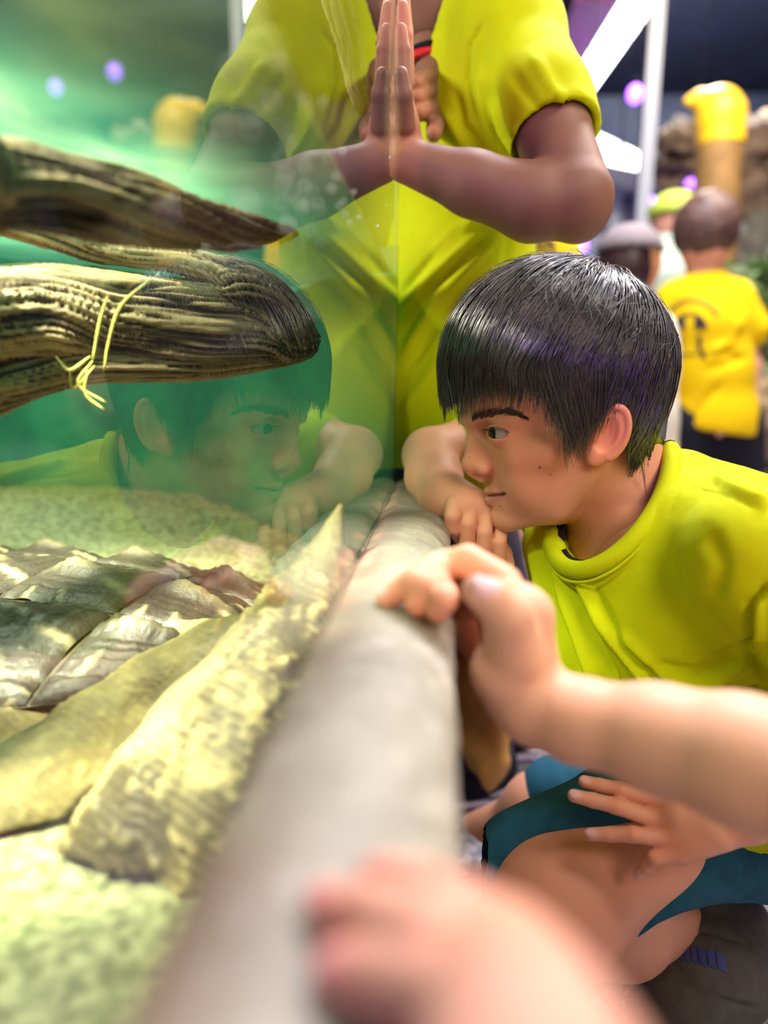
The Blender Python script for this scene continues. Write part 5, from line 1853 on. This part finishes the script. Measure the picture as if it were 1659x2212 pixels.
mesh_obj('cap', V, Q, mat('lime_cap', (0.42, 0.55, 0.06), 0.8), gp)

PY = 1.55
pp = empty('person', tuple(at(1150, 700, PY)[:2]) + (0,))
tag(pp, 'yellow shirted child with a black print behind the standing child\'s elbow', 'person')
P0 = at(1150, 600, PY)
far_person(pp, PY, (1140, 400), 0.085, (1145, 480), [(1148, 570, 0.065), (1150, 650, 0.085), (1150, 780, 0.085)], (1110, 1190), SKIN_D,
           ((P0[0] - 0.2, PY - 0.2, -0.01), (P0[0] + 0.2, PY + 0.2, 1.16)))
A = Field((P0[0] - 0.16, PY - 0.16, 0.9), (P0[0] + 0.14, PY + 0.16, 1.2), 0.008)
A.ell(at(1140, 395, PY), (0.085, 0.095, 0.095), 0)
A.half(at(1140, 440, PY), (0, 0.4, -1))
V, Q = A.mesh()
mesh_obj('hair', V, Q, M_hair, pp)
ts2 = cloth('t_shirt', pp, (P0[0] - 0.2, PY - 0.2, 0.45), (P0[0] + 0.22, PY + 0.2, 1.0), [[PX(1148, 520, PY, 0.060), PX(1152, 560, PY, 0.086), PX(1152, 650, PY, 0.102), PX(1152, 770, PY, 0.102)], [PX(1115, 545, PY, 0.06), PX(1182, 545, PY, 0.055)]], [], M_gold)
bvt = bvh_of(np.array([v.co for v in ts2.data.vertices]) + np.array(ts2.location) + np.array(pp.location), [p.vertices[:] for p in ts2.data.polygons])
ts = ts2
for i, (x, y, w_, h_) in enumerate(((1158, 522, 7, 20), (1170, 518, 5, 28), (1180, 520, 9, 18), (1192, 524, 5, 30), (1158, 550, 12, 10), (1178, 546, 8, 18), (1164, 566, 20, 6), (1192, 560, 8, 8))):
    ink([(x, y), (x + w_, y), (x + w_, y + h_), (x, y + h_)], 2)

# ------------------------------------------------------------------ things at the back of the hall
M_white = mat('white_paint', (0.82, 0.84, 0.86), 0.5)


def bar(name, a, b, w, m, parent=None, d=None):
    """square bar from a to b, w wide and d deep"""
    a, b = np.array(a, float), np.array(b, float)
    t_ = (b - a) / np.linalg.norm(b - a)
    u_ = np.cross(t_, (0, 0, 1) if abs(t_[2]) < 0.9 else (0, 1, 0)); u_ /= np.linalg.norm(u_)
    v_ = np.cross(u_, t_)
    d = d or w
    V_ = [p + sx * u_ * w / 2 + sy * v_ * d / 2 for p in (a, b) for sx, sy in ((-1, -1), (1, -1), (1, 1), (-1, 1))]
    Q_ = [(0, 1, 2, 3), (7, 6, 5, 4), (0, 4, 5, 1), (1, 5, 6, 2), (2, 6, 7, 3), (3, 7, 4, 0)]
    return mesh_obj(name, V_, np.array(Q_), m, parent, smooth=False)


M_tube = mat('lamp_tube', (1, 1, 1), 0.4, emit=(0.92, 0.97, 1.0), estr=9.0)
la, lb = at(1402, -30, 4.45), at(1243, 208, 6.3)
lamp = empty('strip_light', la)
tag(lamp, 'long bright white strip light running along the ceiling', 'light')
bar('housing', la + (0, 0, 0.05), lb + (0, 0, 0.05), 0.16, mat('grey_metal', (0.3, 0.32, 0.38), 0.5, metal=0.3), lamp, 0.05)
bar('tube', la, lb, 0.17, M_tube, lamp, 0.05)
o = bar('ceiling_beam', at(1288, -40, 4.3), at(1175, 215, 6.3), 0.22, mat('purple_lit_beam', (0.22, 0.06, 0.24), 0.7), None, 0.2)  # purple light on the beam is put into its base colour
tag(o, 'ceiling beam in purple light beside the strip light', 'beam')
pole = bar('support_pole', (at(1384, 500, 3.8)[0], 3.8, 0.0), (at(1384, 500, 3.8)[0], 3.8, 3.1), 0.062, mat('pale_grey_paint', (0.26, 0.28, 0.36), 0.5))
tag(pole, 'slim pale grey pole rising to the ceiling', 'pole')
kio = empty('kiosk', tuple(at(1330, 700, 5.2)[:2]) + (0,))
tag(kio, 'white roofed kiosk with blue grey panels at the back of the hall', 'kiosk')
r1, r2 = at(1230, 350, 5.0), at(1478, 408, 5.0)
V = [r1 + (0, -0.3, -0.06), r2 + (0, -0.3, -0.04), r2 + (0, 0.8, -0.04), r1 + (0, 0.8, -0.06), r1 + (0.1, -0.1, 0.16), at(1400, 340, 5.0), at(1400, 340, 5.0) + (0, 0.6, 0), r1 + (0.1, 0.6, 0.16)]
mesh_obj('roof', np.array(V), np.array([(0, 3, 2, 1), (4, 5, 6, 7), (0, 1, 5, 4), (1, 2, 6, 5), (2, 3, 7, 6), (3, 0, 4, 7)]), M_white, kio, smooth=False)
kx0, kx1 = at(1230, 500, 5.1)[0], at(1420, 500, 5.1)[0]
V, Q = box_vq((kx0, 5.1, 0), (kx1, 5.6, r1[2] - 0.06))
mesh_obj('body', V, Q, mat('blue_grey_panel', (0.36, 0.40, 0.56), 0.6), kio, smooth=False)
for i in range(4):
    x0 = kx0 + 0.16 + i * 0.17
    V, Q = box_vq((x0, 5.085, r1[2] - 0.42), (x0 + 0.09, 5.1, r1[2] - 0.18))
    mesh_obj('window', V, Q, mat('dark_pane', (0.06, 0.06, 0.16), 0.2), kio, smooth=False)
area('kiosk_lamp', (kx0 + 0.5, 4.4, 3.0), (kx0 + 0.6, 5.0, 1.8), 0.3, 110, (0.92, 0.95, 1.0))
M_bulb = mat('purple_bulb', (0.5, 0.2, 1.0), 0.4, emit=(0.30, 0.10, 1.0), estr=5.0)
for i, (px, py, Y_, lb_) in enumerate(((1372, 203, 3.6, 'purple bulb glowing beside the pale pole'), (1340, 337, 4.4, 'purple bulb glowing just above the kiosk roof'),
                                       (1493, 403, 4.2, 'purple bulb at the right tip of the kiosk roof'), (1402, 440, 4.2, 'purple bulb below the kiosk roof'),
                                       (1255, 531, 4.2, 'purple bulb in front of the kiosk, lowest in the hall'),
                                       (1714, 120, 3.6, 'purple bulb mirrored in the top left of the glass'), (1862, 150, 3.6, 'purple bulb mirrored at the left edge of the glass'))):
    p = at(px, py, Y_)
    n1, n2 = 8, 12
    V = [p + 0.034 * np.array((math.sin(math.pi * a / n1) * math.cos(2 * math.pi * b / n2), math.sin(math.pi * a / n1) * math.sin(2 * math.pi * b / n2), 1.15 * math.cos(math.pi * a / n1)))
         for a in range(n1 + 1) for b in range(n2)]
    Q = [(a * n2 + b, (a + 1) * n2 + b, (a + 1) * n2 + (b + 1) % n2, a * n2 + (b + 1) % n2) for a in range(n1) for b in range(n2)]
    r_ = empty('purple_bulb', p)
    tag(r_, lb_, 'light', 'purple string bulbs in the hall')
    mesh_obj('globe', V, np.array(Q), M_bulb, r_)
    V, Q, T = tube([p + (0, 0, 0.035), p + (0, 0, 0.07)], 0.012, 8)
    mesh_obj('socket', V, Q, M_black, r_, T=T)
    V, Q, T = tube([p + (0, 0, 0.07), (p[0], p[1], 3.1)], 0.004, 5)
    mesh_obj('cord', V, Q, M_black, r_, T=T)

# totem; light from above put into colour: yellow top, darker brown post
TY = 3.7
tot = empty('totem', tuple(at(1555, 600, TY)[:2]) + (0,))
tag(tot, 'brown totem post with a yellow hooked top', 'sculpture')
T0 = at(1556, 300, TY)
A = Field((T0[0] - 0.15, TY - 0.15, 0.0), (T0[0] + 0.17, TY + 0.15, T0[2] + 0.02), 0.012)
A.chain([(T0[0], TY, 0.05, 0.115), (T0[0] + 0.01, TY, T0[2] - 0.4, 0.108), (T0[0], TY, T0[2] - 0.05, 0.102)], 0.02)
V, Q = A.mesh()
mesh_obj('post', V, Q, mat('brown_carving', (0.22, 0.12, 0.035), 0.7, var=0.3, vscale=12), tot)
A = Field((T0[0] - 0.25, TY - 0.16, T0[2] - 0.15), (T0[0] + 0.17, TY + 0.16, T0[2] + 0.32), 0.009)
A.chain([PX(1556, 310, TY, 0.107), PX(1556, 250, TY, 0.106), PX(1552, 236, TY, 0.095)], 0.03)
A.chain([PX(1545, 222, TY, 0.055), PX(1510, 216, TY, 0.040), PX(1486, 219, TY, 0.020)], 0.025)
A.half(at(1556, 318, TY), (0, 0, -1), 0.01)
V, Q = A.mesh()
mesh_obj('hooked_top', V, Q, mat('yellow_lit_top', (0.85, 0.52, 0.01), 0.5, var=0.1, vscale=9), tot)
area('totem_lamp', (T0[0] - 0.3, TY - 0.9, 2.6), (T0[0], TY, T0[2] + 0.1), 0.15, 16, (1.0, 0.85, 0.5))

# rockwork and planting at the right
rk = empty('rockwork', tuple(at(1640, 700, 4.2)[:2]) + (0,))
tag(rk, 'brown artificial rock face at the right of the hall', 'rocks')
rr_ = np.random.default_rng(8)
M_rock = [mat('brown_rock', (0.10, 0.065, 0.045), 0.85, var=0.35, vscale=9), mat('grey_rock', (0.07, 0.068, 0.055), 0.85, var=0.35, vscale=9), mat('tan_rock', (0.30, 0.21, 0.12), 0.85, var=0.25, vscale=9)]


def rock(px, py, Y_, r, m):
    c_ = at(px, py, Y_)
    n1, n2 = 18, 28
    sd = rr_.integers(100)
    D_ = np.array([(math.sin(math.pi * a / n1) * math.cos(2 * math.pi * b / n2), math.sin(math.pi * a / n1) * math.sin(2 * math.pi * b / n2), math.cos(math.pi * a / n1)) for a in range(n1 + 1) for b in range(n2)])
    V_ = c_ + D_ * r * np.array((1, 0.8, 0.8)) * (1 + 0.75 * fbm(D_, 2.6, 4, int(sd)))[:, None]
    Q_ = [(a * n2 + b, (a + 1) * n2 + b, (a + 1) * n2 + (b + 1) % n2, a * n2 + (b + 1) % n2) for a in range(n1) for b in range(n2)]
    mesh_obj('rock', V_, np.array(Q_), M_rock[m], rk)


for px, py, r, m in ((1620, 330, 0.20, 0), (1660, 300, 0.15, 2), (1650, 400, 0.22, 1), (1590, 430, 0.20, 0), (1480, 360, 0.16, 0), (1470, 300, 0.11, 0), (1640, 480, 0.18, 2), (1610, 530, 0.2, 1),
                     (1680, 560, 0.22, 0), (1640, 610, 0.2, 1), (1720, 420, 0.3, 0), (1690, 690, 0.25, 1), (1650, 830, 0.17, 0), (1660, 760, 0.2, 1), (1740, 800, 0.3, 0), (1620, 700, 0.24, 1),
                     (1580, 600, 0.25, 1), (1520, 480, 0.25, 0), (1490, 600, 0.28, 1), (1560, 800, 0.4, 1), (1440, 520, 0.2, 0), (1700, 930, 0.3, 1)):
    rock(px, py, 4.3 + 0.2 * rr_.uniform(-1, 1), r, m)
for px, py, r in ((1650, 880, 0.16), (1690, 905, 0.15), (1645, 945, 0.11)):
    rock(px, py, 3.1, r, 2)
bush = empty('shrub', tuple(at(1650, 800, 3.2)[:2]) + (0,))
tag(bush, 'green leafy shrub in front of the rock face', 'plant')
b_r = np.random.default_rng(21)
Vs, Qs = [], []
for i in range(420):
    c_ = at(b_r.normal(1655, 28), b_r.uniform(560, 860), 3.2 + b_r.normal(0, 0.07))
    d1 = b_r.normal(0, 1, 3); d1 /= np.linalg.norm(d1)
    d2 = np.cross(d1, b_r.normal(0, 1, 3)); d2 /= np.linalg.norm(d2)
    L = b_r.uniform(0.03, 0.07)
    k = len(Vs)
    Vs += [c_ - d1 * L, c_ + d2 * L * 0.35, c_ + d1 * L, c_ - d2 * L * 0.35]
    Qs.append((k, k + 1, k + 2, k + 3))
o = mesh_obj('foliage', Vs, np.array(Qs), mat('leaf_green', (0.10, 0.17, 0.05), 0.6, var=0.5, vscale=15), bush, smooth=False)
o['kind'] = 'stuff'
for i in range(5):
    b0 = at(1655 + 12 * (i - 2), 800, 3.2)
    V, Q, T = tube([(b0[0], 3.2, 0.0), (b0[0] + 0.02 * (i - 2), 3.2, 0.5), (b0[0] + 0.04 * (i - 2), 3.2, 1.0)], 0.012, 6)
    mesh_obj('stem', V, Q, mat('shrub_stem', (0.10, 0.07, 0.04), 0.8), bush, T=T)

# moulded root hanging on the outer side of the ledge
A = Field((0.05, 0.30, 0.0), (0.16, 0.52, LZ - 0.02), 0.003)
A.chain([PX(1035, 1480, 0.42, 0.010), PX(1050, 1590, 0.41, 0.0125), PX(1062, 1650, 0.40, 0.0100), PX(1056, 1692, 0.395, 0.0045)], 0.006)
A.chain([PX(1010, 1450, 0.43, 0.015), PX(1030, 1560, 0.42, 0.014), PX(1035, 1640, 0.41, 0.008)], 0.008)
V, Q = A.mesh()
N = vnormals(V, Q)
V = (V + N * (0.002 * fbm(V, 90, 3, 6))[:, None]).astype(np.float32)
mesh_obj('root_moulding', V, Q, mat('ochre_moulding', (0.42, 0.22, 0.06), 0.6, var=0.3, vscale=60), tank)
scene.cycles.use_denoising = True
scene.cycles.sample_clamp_indirect = 6.0
scene.cycles.max_bounces = 6
scene.cycles.transparent_max_bounces = 12
scene.cycles.caustics_reflective = False
scene.cycles.caustics_refractive = False
